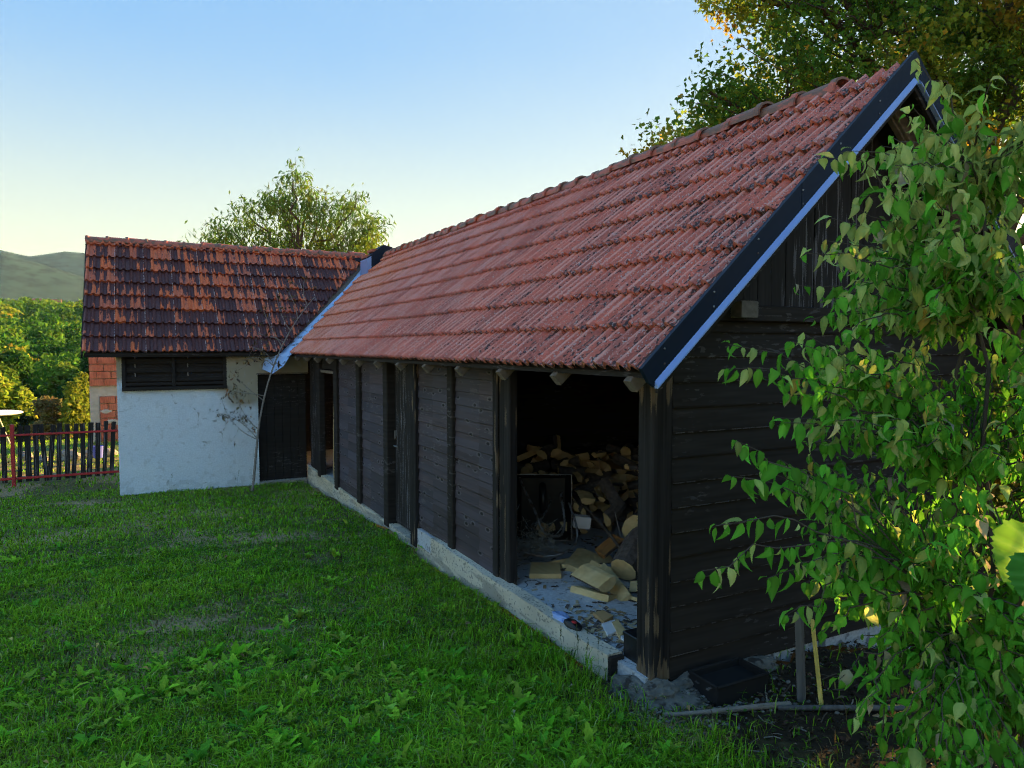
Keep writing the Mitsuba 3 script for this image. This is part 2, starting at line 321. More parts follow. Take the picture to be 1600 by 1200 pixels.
FAR_Z = np.array([-.6, -.6, -1.2, -4.5, -3.5, 2.0, 9.0, 12.0, 9.0, 2.0, 0.0])
def gz(x, y):
    x, y = np.asarray(x, float), np.asarray(y, float)
    sh = x.shape; q = np.stack([x.ravel(), y.ravel()], 1)
    r = np.hypot(q[:, 0], q[:, 1])
    out = np.interp(r, FAR_R, FAR_Z)
    near = r < 32
    if near.any():
        t = np.clip((r[near] - 22) / 10, 0, 1); t = t * t * (3 - 2 * t)
        zn = _rbf(q[near]) + 0.03 * (meshkit.fbm(np.c_[q[near] * 1.1, q[near][:, 0] * 0], 3) - 0.5)
        out[near] = zn * (1 - t) + out[near] * t
    return out.reshape(sh)

rr_ = np.r_[0.0, np.geomspace(0.4, 2600, 190)]; th_ = np.linspace(0, 2 * np.pi, 241)[:-1]
R_, A_ = np.meshgrid(rr_, th_, indexing='ij')
gx, gy = R_ * np.sin(A_), R_ * np.cos(A_)
gzv = gz(gx, gy)
# the earth drops below the concrete floors
inside = (gx > 2.92) & (gx < 6.6) & (gy > 3.75) & (gy < 17)
gzv = np.where(inside, np.minimum(gzv, -0.6), gzv)
i_, j_ = np.meshgrid(np.arange(len(rr_) - 1), np.arange(240), indexing='ij')
q_ = np.stack([i_ * 240 + j_, (i_ + 1) * 240 + j_, (i_ + 1) * 240 + (j_ + 1) % 240, i_ * 240 + (j_ + 1) % 240], -1).reshape(-1, 4)
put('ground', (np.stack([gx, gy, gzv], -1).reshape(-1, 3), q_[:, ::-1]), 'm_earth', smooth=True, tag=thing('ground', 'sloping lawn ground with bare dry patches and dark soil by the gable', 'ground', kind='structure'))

# mountain ridge beyond the woods
az = np.radians(np.linspace(-60, 45, 211)); ra = np.linspace(900, 2300, 70)
RA, AZ = np.meshgrid(ra, az, indexing='ij')
azd = np.degrees(AZ)
prof = np.interp(azd, [-60, -40, -25, -12, -8.4, -6.6, -4.5, -2.5, 2, 12, 25, 45], [150, 185, 190, 183, 178, 168, 182, 181, 196, 170, 120, 60])
ridge = prof * np.exp(-((RA - 1560) / 330.0) ** 2)
front = np.interp(azd, [-60, -20, -8, -5, 0, 10, 45], [70, 110, 138, 120, 90, 70, 20]) * np.exp(-((RA - 1230) / 150.0) ** 2)
mz = np.maximum(ridge, front) + 14 * (meshkit.fbm(np.stack([RA * np.sin(AZ), RA * np.cos(AZ), RA * 0], -1) / 120.0, 5) - 0.5) * np.clip(ridge / 60, 0, 1) - 6
na = len(az)
i_, j_ = np.meshgrid(np.arange(len(ra) - 1), np.arange(na - 1), indexing='ij')
q_ = np.stack([i_ * na + j_, (i_ + 1) * na + j_, (i_ + 1) * na + j_ + 1, i_ * na + j_ + 1], -1).reshape(-1, 4)
put('mountain', (np.stack([RA * np.sin(AZ), RA * np.cos(AZ), mz], -1).reshape(-1, 3), q_[:, ::-1]), 'm_mountain', smooth=True,
    tag=thing('mountain', 'hazy wooded mountain ridge on the horizon', 'mountain', kind='structure'))
scene['haze'] = {'type': 'cube', 'to_world': T().translate([0, 0, 106]).scale([2700, 2700, 118]), 'bsdf': {'type': 'null'}, 'interior': {'type': 'ref', 'id': 'air'}}
labels['haze'] = {'label': 'thin evening haze that fades the far mountain', 'category': 'haze', 'kind': 'stuff'}

# ------------------------------------------------------------------ the shed
Y0, Y1, XW, XR, XB = 3.63, 14.3, 2.9, 4.8, 6.7       # gable wall, outbuilding wall, front wall, ridge, back wall
ROOF_Z = lambda x: 2.08 + 0.92 * (x - 2.5)            # surface of the shed roof, left slope
shed = thing('wood_shed', 'long dark timber shed with a red tiled roof and open firewood bay', 'shed')

# walls that close it (back, far gable, the partition behind the firewood)
put('back_wall', box_vf((XB - 0.04, Y0 + 0.03, -0.3), (XB, 16.5, 2.2)), 'm_black_wood', shed)
put('partition', box_vf((XW + 0.06, 8.02, -0.2), (XB - 0.045, 8.06, 2.3)), 'm_black_wood', shed)
put('far_gable', prism([(XW, -0.3), (XB, -0.3), (XB, 2.25), (XR, 4.0), (XW, 2.25)], 16.5, 16.54, 1), 'm_black_wood', shed)

# floor and plinth
fl = MB(); fl.add(*box_vf((2.87, 3.625, -0.4), (6.7, 8.0, 0.03))); fl.add(*box_vf((2.9, 8.003, -0.6), (6.7, 16.4, -0.17)))
put('concrete_floor', fl, 'm_floor', shed)
def rough_box(lo, hi, step=0.12, amp=0.012, seed=0):
    """a cast block with slightly uneven faces"""
    m = trimesh.creation.box(bounds=[lo, hi]).subdivide_to_size(step, max_iter=12)
    v = np.array(m.vertices)
    d = np.stack([meshkit.fbm(v * 5 + 7 * k + seed, 3) - 0.5 for k in range(3)], -1)
    return v + d * 2 * amp, np.array(m.faces)
put('plinth', rough_box((2.81, 3.97, -0.5), (2.93, 7.38, 0.062), seed=1), 'm_plinth', shed, smooth=40, label='pale concrete kerb in front of the open bay')
put('plinth', rough_box((2.865, 7.375, -0.7), (2.99, 14.28, -0.158), seed=2), 'm_plinth', shed, smooth=40)
put('kerb_end_board', bar((2.87, 3.945, -0.3), (2.87, 3.945, 0.055), 0.12, 0.035, up=(0, 1, 0)), 'm_black_wood', shed)
def lump(c, r, seed, sub=3, amp=0.35, bot=None):
    m = trimesh.creation.icosphere(subdivisions=sub); v = np.array(m.vertices)
    k = 1 + amp * 2 * (meshkit.fbm(v * 1.7 + seed * 3.1, 4, seed) - 0.5)
    v = v * k[:, None] * np.asarray(r) + np.asarray(c)
    return v, np.array(m.faces)
mo = MB()
for c_, r_, s_ in (((3.0, 3.48, -0.10), (0.30, 0.20, 0.075), 5), ((3.40, 3.52, -0.11), (0.45, 0.15, 0.07), 6), ((2.83, 3.70, -0.12), (0.13, 0.22, 0.13), 8), ((2.93, 3.55, -0.06), (0.15, 0.12, 0.09), 9), ((3.22, 3.56, -0.05), (0.22, 0.08, 0.07), 10), ((3.7, 3.56, -0.08), (0.3, 0.1, 0.09), 11)): mo.add(*lump(c_, r_, s_, 5, .30))
bs('m_rough_mortar', lambda p, n, uv: mix(mix((0.06, 0.057, 0.05), (0.24, 0.23, 0.205), fbm(p.x * 30, p.y * 22, p.z * 22)), (0.05, 0.045, 0.04), smoothstep(0.54, 0.64, fbm(p.x * 13 + 5, p.y * 13, p.z * 13))), 0.95, 0.2, bump=lambda p, n, uv: fbm(p.x * 60, p.y * 60, p.z * 60), scale=0.02)
put('footing', mo, 'm_rough_mortar', shed, smooth=True, label='rough spilled mortar round the foot of the corner post')
put('foundation', rough_box((4.6, Y0 + 0.0, -0.9), (XB, Y0 + 0.1, -0.07), .05, .005, seed=3), 'm_rough_mortar', shed, smooth=40)

# posts and battens of the front wall
def upright(name, y0, y1, z0, z1, x0, x1, m='m_post', label=None):
    return put(name, bar(((x0 + x1) / 2, (y0 + y1) / 2, z0), ((x0 + x1) / 2, (y0 + y1) / 2, z1), x1 - x0, y1 - y0, 0.01, up=(0, 1, 0)), m, shed, label=label)
upright('corner_post', 3.60, 3.76, 0.0, 2.16, 2.895, 3.06, label='dark corner post with a worn brown foot')
upright('post', 5.62, 5.83, 0.03, 2.2, 2.90, 2.985, label='dark post beside the open bay, worn brown at the foot')
upright('post_trim', 5.832, 5.93, -0.02, 2.14, 2.878, 2.905)
upright('post', 6.85, 6.99, 0.03, 2.14, 2.855, 2.95, 'm_black_wood')
upright('post', 7.97, 8.17, -0.2, 2.14, 2.85, 3.0, 'm_post')
upright('post', 9.06, 9.24, -0.2, 2.14, 2.85, 2.98, 'm_black_wood')
upright('post', 10.42, 10.6, -0.16, 2.14, 2.85, 2.95, 'm_black_wood')
upright('post', 11.82, 12.04, -0.2, 2.14, 2.85, 2.96, 'm_black_wood')
upright('post', 13.12, 13.34, -0.2, 2.14, 2.85, 2.96, 'm_black_wood')

# horizontal boards of the front wall, each a piece (lapped: the foot of a board stands proud of the one below)
def lap_boards_front(y0, y1, z0, z1, h=0.1405):
    k = 0; z = z0
    while z < z1 - 0.02:
        zt = min(z + h, z1); o = random.uniform(-0.003, 0.003)
        x = 2.905 + o
        v, f = prism([(x - 0.014, z + 0.004), (x - 0.018, z + 0.012), (x - 0.004, zt + 0.006), (x + 0.016, zt + 0.006), (x + 0.016, z + 0.004)], y0 + random.uniform(0, 0.006), y1 - random.uniform(0, 0.006), 1)
        put('siding_board', (v, f), 'm_front_board', shed); z = zt
for (a, b, zb) in ((5.935, 6.845, 0.05), (6.995, 7.965, 0.05), (9.245, 10.415, -0.15), (10.605, 11.815, -0.15)):
    lap_boards_front(a, b, zb, 2.15)
for k in range(6):
    put('siding_board', bar((2.93, 13.41 + k * 0.15, -0.16), (2.93, 13.41 + k * 0.15, 2.14), 0.024, 0.143, 0.004, up=(0, 1, 0)), 'm_black_plank', shed)
put('wall_plate', bar((2.99, 3.64, 2.2), (2.99, 16.4, 2.2), 0.12, 0.13), 'm_black_wood', shed)

# the plank door and the open door beyond it
dk = put('door', box_vf((2.985, 8.18, -0.12), (3.0, 9.055, 1.97)), 'm_black_wood', shed, label='closed door of upright black planks')
for k in range(6):
    yk = 8.255 + k * 0.146
    put('door_board', bar((2.972, yk, -0.13), (2.972, yk, 1.96), 0.022, 0.141, 0.004, up=(0, 1, 0)), 'm_black_plank', dk)
put('door_handle', tube_vf(curve([(2.955, 8.96, 0.9), (2.915, 8.96, 0.9), (2.905, 8.9, 0.9), (2.905, 8.82, 0.9)], 8), 0.009, 6), 'm_steel', dk)
put('latch', bar((2.95, 8.99, 0.98), (2.95, 8.99, 1.1), 0.012, 0.05, 0.002), 'm_steel', dk)
put('door_head', bar((2.94, 8.17, 2.03), (2.94, 9.06, 2.03), 0.07, 0.12), 'm_black_wood', shed)
put('doorway_head', bar((2.91, 12.04, 1.76), (2.91, 13.12, 1.76), 0.06, 0.05), 'm_old_timber', shed, label='pale lintel strip over the open doorway')
put('doorway_head', bar((2.93, 12.04, 1.98), (2.93, 13.12, 1.98), 0.03, 0.36), 'm_black_wood', shed)
# plate, purlin, rafters
for k, y in enumerate(np.arange(3.4, 16.2, 0.86)):
    zc = lambda x: ROOF_Z(x) - 0.17
    if y < 14.0: put('rafter', bar((2.56, y, zc(2.56)), (4.74, y, zc(4.74)), 0.07, 0.09), 'm_old_timber', shed)
    put('rafter', bar((7.04, y, zc(2.56)), (4.86, y, zc(4.74)), 0.07, 0.09), 'm_old_timber', shed)
put('purlin', bar((3.58, 3.46, 2.45), (3.58, 16.4, 2.45), 0.15, 0.11), 'm_old_timber', shed, label='grey beam end sticking out of the gable')
put('purlin', bar((6.02, 3.46, 2.45), (6.02, 16.4, 2.45), 0.15, 0.11), 'm_old_timber', shed)
put('ridge_beam', bar((XR, 3.3, 4.0), (XR, 16.4, 4.0), 0.12, 0.14), 'm_old_timber', shed)
put('tie_beam', bar((2.95, Y0 - 0.02, 2.43), (6.66, Y0 - 0.02, 2.43), 0.1, 0.11, up=(0, 0, 1)), 'm_black_wood', shed)

# gable: lapped horizontal boards below the beam, upright planks above
z = -0.03
while z < 2.36:
    zt = z + 0.166; o = random.uniform(-0.003, 0.003)
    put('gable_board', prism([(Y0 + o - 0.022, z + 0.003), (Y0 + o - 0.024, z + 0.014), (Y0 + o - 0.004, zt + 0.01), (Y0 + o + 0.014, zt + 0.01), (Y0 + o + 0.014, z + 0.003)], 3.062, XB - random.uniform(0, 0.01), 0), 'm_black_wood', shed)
    z = zt
x = 2.96
while x < 6.6:
    w = random.uniform(0.125, 0.155); x1 = min(x + w, 6.64)
    top = lambda q: min(ROOF_Z(q), ROOF_Z(2 * XR - q)) - 0.17
    if top(x) > 2.56 or top(x1) > 2.56:
        o = random.uniform(-0.004, 0.004)
        zs = max(2.49, 2.49)
        poly = [(x + 0.003, zs), (x1 - 0.003, zs), (x1 - 0.003, max(zs + 0.01, top(x1))), (x + 0.003, max(zs + 0.01, top(x)))]
        if x < XR < x1: poly = poly[:3] + [(XR, top(XR))] + poly[3:]
        put('gable_plank', prism(poly, Y0 - 0.012 + o, Y0 + 0.014 + o, 1), 'm_black_plank', shed)
    x = x1

# roof: sheathing, tiles, ridge
roof = put('roof', prism([(2.56, ROOF_Z(2.56) - 0.085), (XR, ROOF_Z(XR) - 0.085), (XR, ROOF_Z(XR) - 0.115), (2.56, ROOF_Z(2.56) - 0.115)], 3.22, 16.6, 1), 'm_black_wood', shed)
put('roof_back', prism([(7.04, ROOF_Z(2.56) - 0.085), (XR, ROOF_Z(XR) - 0.085), (XR, ROOF_Z(XR) - 0.115), (7.04, ROOF_Z(2.56) - 0.115)], 3.22, 16.6, 1), 'm_black_wood', shed)

PROF = [(0, .000), (.05, .026), (.12, .044), (.19, .030), (.26, .003), (.42, .002), (.50, .028), (.58, .044), (.65, .028), (.72, .003), (.95, .002), (1.0, .012)]
def tile_vf(w, L, seed):
    r = np.random.default_rng(seed)
    u = np.array([p[0] for p in PROF]) * w; h = np.array([p[1] for p in PROF])
    k = len(PROF); dz = r.uniform(-.0015, .0015, k)
    lip = np.c_[u, r.uniform(-.003, .003, k), h + dz]                # front edge, s = 0
    top = np.c_[u, np.full(k, L), h * 0.92 - 0.044]                   # head, tucked under the row above
    low = np.c_[u, lip[:, 1] + 0.003, h + dz - 0.030]
    v = np.vstack([lip, top, low]); f = []
    for i in range(k - 1):
        f += [[i, i + 1, k + i + 1], [i, k + i + 1, k + i], [2 * k + i, 2 * k + i + 1, i + 1], [2 * k + i, i + 1, i]]
    return v, np.array(f)
TILES = [tile_vf(TW + 0.004, TE + 0.05, s) for s in range(6)]

def place(vf, o, eu, es, en):
    v, f = vf
    return v[:, :1] * eu + v[:, 1:2] * es + v[:, 2:3] * en + o, f

def lay_tiles(parent, bsdf, origin, eu, es, en, ncol, nrow, keep, clip, limit=300, name='roof_tile', ridge=None):
    """rows of tiles; keep(p) = in the roof, clip = (point, normal) of a cut; the nearest are parts, the rest one part"""
    cand = []
    for rI in range(nrow):
        for cI in range(ncol):
            rot = rng.normal(0, 0.006); j = rng.normal(0, 0.0025, 3)
            o = origin + eu * (cI * TW) + es * (rI * TE) + eu * j[0] + es * j[1] * 2 + en * abs(j[2])
            u2 = norm(eu + es * rot); s2 = norm(es - eu * rot)
            v, f = place(TILES[rng.integers(6)], o, u2, s2, en)
            if clip is not None:
                d = (v - clip[0]) @ clip[1]
                if d.max() < 0.02: continue
                if d.min() < 0:
                    m = trimesh.Trimesh(v, f, process=False).slice_plane(clip[0], clip[1])
                    if len(m.faces) == 0: continue
                    v, f = np.array(m.vertices), np.array(m.faces)
            if ridge is not None and ((v - ridge[0]) @ ridge[1]).min() < 0:
                m = trimesh.Trimesh(v, f, process=False).slice_plane(ridge[0], ridge[1])
                if len(m.faces) == 0: continue
                v, f = np.array(m.vertices), np.array(m.faces)
            c = v.mean(0)
            if not keep(c): continue
            cand.append((np.linalg.norm(c - EYE), v, f))
    order = sorted(range(len(cand)), key=lambda i: cand[i][0])
    for i in order[:limit]: put(name, (cand[i][1], cand[i][2]), bsdf, parent, smooth=30)
    if len(order) > limit:
        rest = MB()
        for i in order[limit:]: rest.add(cand[i][1], cand[i][2])
        put('tile_field', rest, bsdf, parent, smooth=30, kind='stuff')
# valley line in plan: from (2.5, 14.05) to (4.85, 16.25)
vd = norm(V(4.85 - 2.5, 16.25 - 14.05, 0)); vn = V(vd[1], -vd[0], 0)          # points to the shed side
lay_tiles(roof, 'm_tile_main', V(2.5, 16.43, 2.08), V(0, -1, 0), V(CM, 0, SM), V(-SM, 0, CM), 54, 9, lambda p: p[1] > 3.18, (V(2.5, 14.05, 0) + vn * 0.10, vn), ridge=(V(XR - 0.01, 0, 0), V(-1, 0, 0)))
back = MB()
for rI in range(9):
    for cI in range(54):
        v, f = place(TILES[(rI * 7 + cI * 3) % 6], V(7.1, 3.20 + cI * TW, 2.08) + V(-CM, 0, SM) * rI * TE, V(0, 1, 0), V(-CM, 0, SM), V(SM, 0, CM))
        if v[:, 0].min() < XR + .01:
            m = trimesh.Trimesh(v, f, process=False).slice_plane(V(XR + .01, 0, 0), V(1, 0, 0)); v, f = np.array(m.vertices), np.array(m.faces)
        if len(f): back.add(v, f)
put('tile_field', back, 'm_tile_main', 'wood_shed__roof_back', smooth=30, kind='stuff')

def ridge_tile(p, q, r0=0.105, r1=0.09, sides=8):
    """a half-round ridge tile from p to q, its collar at p"""
    a, b, d = frame(np.asarray(q) - np.asarray(p)); L = np.linalg.norm(np.asarray(q) - np.asarray(p)); v = []
    st = [(0, r0 + .014), (0.05, r0 + .016), (0.055, r0), (L + 0.03, r1)]
    ang = np.linspace(-0.15, np.pi + 0.15, sides)
    for s, r in st: v += [np.asarray(p) + d * s + a * (r * math.cos(t)) * 1.12 + b * r * math.sin(t) for t in ang]
    v += [np.asarray(p) + a * ((r0 - .005) * math.cos(t)) * 1.12 + b * (r0 - .005) * math.sin(t) for t in ang]
    f = []
    for i in range(3):
        for k in range(sides - 1): f.append([i * sides + k, i * sides + k + 1, (i + 1) * sides + k + 1, ]); f.append([i * sides + k, (i + 1) * sides + k + 1, (i + 1) * sides + k])
    for k in range(sides - 1): f += [[4 * sides + k, 4 * sides + k + 1, k + 1], [4 * sides + k, k + 1, k]]
    return np.array(v), np.array(f)
y = 3.75
while y < 15.0:
    j = rng.normal(0, 0.008, 2)
    put('ridge_tile', ridge_tile((XR + j[0], y, 4.165 + j[1]), (XR + j[0], y + 0.36, 4.175 + j[1])), 'm_ridge', roof, smooth=35); y += 0.36
# bargeboards with their metal drip edge, both rakes
def rake(side):
    X = lambda x: x if side > 0 else 2 * XR - x
    y0, y1 = 3.165, 3.195
    poly = [(X(2.46), ROOF_Z(2.46) + 0.035), (X(XR), ROOF_Z(XR) + 0.055), (X(XR), ROOF_Z(XR) - 0.175), (X(2.56), ROOF_Z(2.56) - 0.165), (X(2.515), ROOF_Z(2.515) - 0.095)]
    b = put('bargeboard', prism(poly, y0, y1, 1), 'm_navy', shed)
    # drip edge: a folded strip, its face tipped up to the sky
    a0, a1 = (2.55, XR - 0.02)
    v = []
    for xx in (a0, a1):
        zb = ROOF_Z(xx) - 0.118
        v += [(X(xx), y0 - 0.004, zb), (X(xx), y0 - 0.034, zb - 0.032), (X(xx), y0 - 0.034, zb - 0.042), (X(xx), y0 - 0.002, zb - 0.042)]
    f = np.array([[0, 1, 5, 4], [1, 2, 6, 5], [2, 3, 7, 6], [0, 3, 2, 1], [4, 5, 6, 7]])
    put('drip_edge', (np.array(v), f), 'm_drip', b)
    u = [(X(2.58), ROOF_Z(2.58) - 0.178), (X(XR), ROOF_Z(XR) - 0.178), (X(XR), ROOF_Z(XR) - 0.215), (X(2.58), ROOF_Z(2.58) - 0.215)]
    put('under_board', prism(u, y0 + 0.004, y1 - 0.004, 1), 'm_black_wood', b)
def rake_fixings(side, holder):
    X = lambda x: x if side > 0 else 2 * XR - x
    xm = 3.72; q = [(X(xm - .02), ROOF_Z(xm - .02) + .045), (X(xm + .02), ROOF_Z(xm + .02) + .045), (X(xm + .02), ROOF_Z(xm + .02) - .118), (X(xm - .02), ROOF_Z(xm - .02) - .118)]
    put('joint_cover', prism(q, 3.162, 3.166, 1), 'm_navy', holder)
    for k, xx in enumerate(np.arange(2.62, 4.75, .36)):
        for dz in (0.0, -.085): put('screw_head', lump((X(xx + .01 * math.sin(9 * k)), 3.163, ROOF_Z(xx) + dz), (.007, .004, .007), 1, 1, .02), 'm_steel', holder)
rake(1); rake(-1)
rake_fixings(1, 'wood_shed__bargeboard'); rake_fixings(-1, 'wood_shed__bargeboard_001')
put('rake_batten', bar((XR + .1, 3.42, 4.0 - .11), (6.9, 3.42, ROOF_Z(2.7) - .17), 0.05, 0.05), 'm_old_timber', shed)
# the valley gutter
vp = lambda t, o, dz: V(2.5, 14.05, 2.09) + V(4.8 - 2.5, 16.2 - 14.05, 2.12) * t + vn * o + V(0, 0, dz)
vv, ff = [], []
ts = np.r_[-0.045, np.linspace(0.0, 0.965, 9)]
for t in ts: vv += [vp(t, -0.16, 0.055), vp(t, 0.0, -0.01), vp(t, 0.15, 0.05)]
for i in range(len(ts) - 1):
    for k in range(2): ff.append([3 * i + k, 3 * i + k + 1, 3 * i + 4 + k, 3 * i + 3 + k])
val = put('valley_gutter', (np.array(vv), np.array(ff)), 'm_valley', shed, label='blue grey metal gutter in the valley between the two roofs')
put('gutter_lip', (np.array([vp(-.03, -.16, .06), vp(-.06, -.42, .02), vp(-.10, -.38, -.10), vp(-.11, -.12, -.16), vp(-.09, .08, -.06), vp(-.03, .1, .02), vp(-.05, -.12, -.01)]), np.array([[6, 0, 1], [6, 1, 2], [6, 2, 3], [6, 3, 4], [6, 4, 5], [6, 5, 0]])), 'm_valley', val)

# chimney at the far end of the ridge
chim = thing('chimney', 'short chimney wrapped in navy sheet metal at the far end of the ridge', 'chimney')
put('metal_wrap', prism([(4.36, 3.7), (4.92, 3.7), (4.92, 4.38), (4.72, 4.42), (4.36, 4.13)], 15.12, 15.62, 1), 'm_navy', chim)
put('flashing', prism([(4.345, 3.7), (4.44, 3.7), (4.44, 4.16), (4.345, 4.1)], 15.105, 15.64, 1), 'm_drip', chim)
put('brick', bar((4.40, 15.2, 4.165), (4.40, 15.58, 4.165), 0.12, 0.06), 'm_brick', chim)
put('brick', bar((4.55, 15.2, 4.30), (4.55, 15.58, 4.30), 0.14, 0.06), 'm_brick', chim)

# ------------------------------------------------------------------ plastered outbuilding
ob = thing('plastered_outbuilding', 'low plastered outbuilding with blackened red tiles and a dark doorway', 'outbuilding')
w = MB()
def wb(lo, hi): w.add(*box_vf(lo, hi))
wb((-0.41, Y1, -0.8), (1.95, Y1 + .25, 1.42)); wb((1.40, Y1, 1.42), (1.95, Y1 + .25, 2.2)); wb((1.95, Y1, 1.67), (2.9, Y1 + .25, 2.2)); wb((-0.41, Y1, 1.42), (-0.33, Y1 + .25, 2.2))
wb((-0.41, Y1 + .252, -0.8), (-0.16, 18.1, 2.2)); wb((-0.41, 18.1, -0.8), (6.7, 18.35, 2.2))
w.add(*prism([(Y1, 2.2), (18.35, 2.2), (16.3, 4.15)], -0.40, -0.18, 0))
put('wall', w, 'm_plaster', ob)
put('lintel', box_vf((1.93, Y1 - .012, 1.672), (2.895, Y1 - .001, 1.70)), 'm_old_timber', ob)
put('door', box_vf((1.97, Y1 + .16, -0.42), (2.88, Y1 + .2, 1.665)), 'm_black_wood', ob, label='black door deep in the doorway')
for k in range(6): put('door_board', bar((2.045 + k * .151, Y1 + .148, -.41), (2.045 + k * .151, Y1 + .148, 1.66), .146, .022, .005, up=(0, 1, 0)), 'm_black_wood', 'plastered_outbuilding__door')
put('floor', box_vf((-.15, Y1 + .2, -.8), (6.6, 18.09, -.43)), 'm_floor', ob)
put('threshold', rough_box((1.96, Y1 - .06, -.8), (2.84, Y1 + .2, -.41), seed=4), 'm_plinth', ob, smooth=40)
wo = put('window_opening', box_vf((-.33, Y1 + .10, 1.43), (1.40, Y1 + .13, 2.2)), 'm_black_wood', ob, label='dark slatted opening under the eaves')
put('sill', bar((-.33, Y1 - .01, 1.45), (1.40, Y1 - .01, 1.45), 0.12, 0.06), 'm_black_wood', wo)
put('sill', bar((-.33, Y1 + .03, 1.53), (1.40, Y1 + .03, 1.53), 0.05, 0.05), 'm_black_wood', wo)
for xx in (-.30, 0.5, 1.37): put('mullion', bar((xx, Y1 + .03, 1.48), (xx, Y1 + .03, 2.2), 0.06, 0.06, up=(0, 1, 0)), 'm_black_wood', wo)
for xx in (-.12, 0.74): put('slat', bar((xx, Y1 + .075, 1.62), (xx, Y1 + .075, 2.2), 0.018, 0.012, .002, up=(0, 1, 0)), 'm_twig', wo)
for zz in (1.62, 1.78, 1.94, 2.1): put('slat', bar((-.32, Y1 + .06, zz), (1.39, Y1 + .06, zz), 0.02, 0.09, .003), 'm_black_wood', wo)
WZ = lambda yy: 2.12 + math.tan(PW) * (yy - 14.05)
wr = put('roof', prism([(14.1, WZ(14.1) - .085), (16.25, WZ(16.25) - .085), (16.25, WZ(16.25) - .12), (14.1, WZ(14.1) - .12)], -0.86, 2.56, 0), 'm_black_wood', ob)
rb = MB()
for t0, t1 in ((0, 1),):
    rb.add(np.array([(2.56, 14.1, WZ(14.1) - .087), (4.75, 16.25, WZ(16.25) - .087), (2.56, 16.25, WZ(16.25) - .087)]), np.array([[0, 1, 2]]))
put('sheathing', rb, 'm_old_timber', wr)
put('roof_back', prism([(18.4, WZ(14.1) - .085), (16.25, WZ(16.25) - .085), (16.25, WZ(16.25) - .12), (18.4, WZ(14.1) - .12)], -0.86, 4.7, 0), 'm_tile_wing', ob)
lay_tiles(wr, 'm_tile_wing', V(-0.91, 14.05, 2.12), V(1, 0, 0), V(0, CW, SW), V(0, -SW, CW), 24, 9, lambda p: True, (V(2.5, 14.05, 0) - vn * 0.09, -vn), ridge=(V(0, 16.24, 0), V(0, -1, 0)))
x = -0.93; k = 0
while x < 4.35:
    j = rng.normal(0, 0.006)
    put('ridge_tile', ridge_tile((x, 16.25, 4.26 + j), (x + 0.345, 16.25, 4.265 + j)), 'm_ridge', wr, smooth=35); x += 0.345
put('verge_board', prism([(14.02, WZ(14.02) - .02), (16.25, WZ(16.25) - .02), (16.25, WZ(16.25) - .17), (14.09, WZ(14.09) - .15)], -0.925, -0.90, 0), 'm_black_wood', ob)
put('eave_board', bar((-.88, 14.13, 2.055), (2.35, 14.13, 2.055), 0.03, 0.07), 'm_black_wood', ob)
put('drip_pipe_stub', bar((4.36, 16.1, 4.17), (4.62, 16.0, 4.2), 0.12, 0.1), 'm_navy', ob)

# ------------------------------------------------------------------ vegetation helpers
def leaf_vf(L=1.0, W=0.5, fold=0.25, bend=0.6, n=5, point=1.6, wave=0.0, seed=0):
    """a blade along +y, its upper side to +z, folded along the midrib and bent down towards the tip"""
    r = np.random.default_rng(seed)
    t = np.linspace(0, 1, n)
    wd = W * 0.5 * np.sin(np.pi * t ** (0.72)) ** 0.85 * (1 - 0.6 * t ** point)
    wd[0] = 0.02 * W; wd[-1] = 0
    ang = -bend * t; dy = np.cos(ang); dz = np.sin(ang); st = L / (n - 1)
    y = np.r_[0, np.cumsum((dy[1:] + dy[:-1]) / 2 * st)]; z = np.r_[0, np.cumsum((dz[1:] + dz[:-1]) / 2 * st)]
    v, f = [], []
    for k in range(n):
        up = fold * wd[k]; wv = wave * r.uniform(-1, 1) * wd[k]
        v += [(-wd[k], y[k], z[k] + up + wv), (0, y[k], z[k]), (wd[k], y[k], z[k] + up - wv)]
    for k in range(n - 1):
        a, b = 3 * k, 3 * k + 3
        f += [[a, a + 1, b + 1], [a, b + 1, b], [a + 1, a + 2, b + 2], [a + 1, b + 2, b + 1]]
    v, f = np.array(v), np.array(f)
    ar = np.linalg.norm(np.cross(v[f[:, 1]] - v[f[:, 0]], v[f[:, 2]] - v[f[:, 0]]), axis=1)
    return v, f[ar > 1e-9]

def mats(d, nn, size):
    """(k, 3, 3) columns x, y = d, z towards nn, times size"""
    d = norm(d); z = norm(nn - (nn * d).sum(-1, keepdims=True) * d); x = np.cross(d, z)
    return np.stack([x, d, z], -1) * np.broadcast_to(np.asarray(size, float), (len(d),))[:, None, None]

def scatter(vf, M, pos, col):
    v, f = vf; k = len(pos)
    vs = (np.einsum('kij,nj->kni', M, v) + pos[:, None]).reshape(-1, 3)
    fs = (f[None] + (np.arange(k) * len(v))[:, None, None]).reshape(-1, 3)
    return vs, fs, np.repeat(np.broadcast_to(col, (k, 3)), len(v), axis=0)

def rnd_unit(k, r=rng): return norm(r.normal(size=(k, 3)))
def jitter_col(base, k, amt=0.18, r=rng, hue=0.08):
    base = np.asarray(base, float)
    c = base * (1 + amt * r.normal(size=(k, 1))) * (1 + hue * r.normal(size=(k, 3)))
    return np.clip(c, 0.004, 0.9)
def pick(cols, probs, k, r=rng): return np.asarray(cols, float)[r.choice(len(cols), k, p=np.asarray(probs) / np.sum(probs))]

def branch_pts(p, q, sag=0.0, wig=0.06, n=7, r=rng, arch=0.0):
    p, q = np.asarray(p, float), np.asarray(q, float); L = np.linalg.norm(q - p)
    t = np.linspace(0, 1, n)[:, None]
    w = r.normal(size=(n, 3)) * wig * L * np.sin(np.pi * t) * 0.5
    return p + (q - p) * t + w + V(0, 0, 1) * (arch * L * np.sin(np.pi * t))

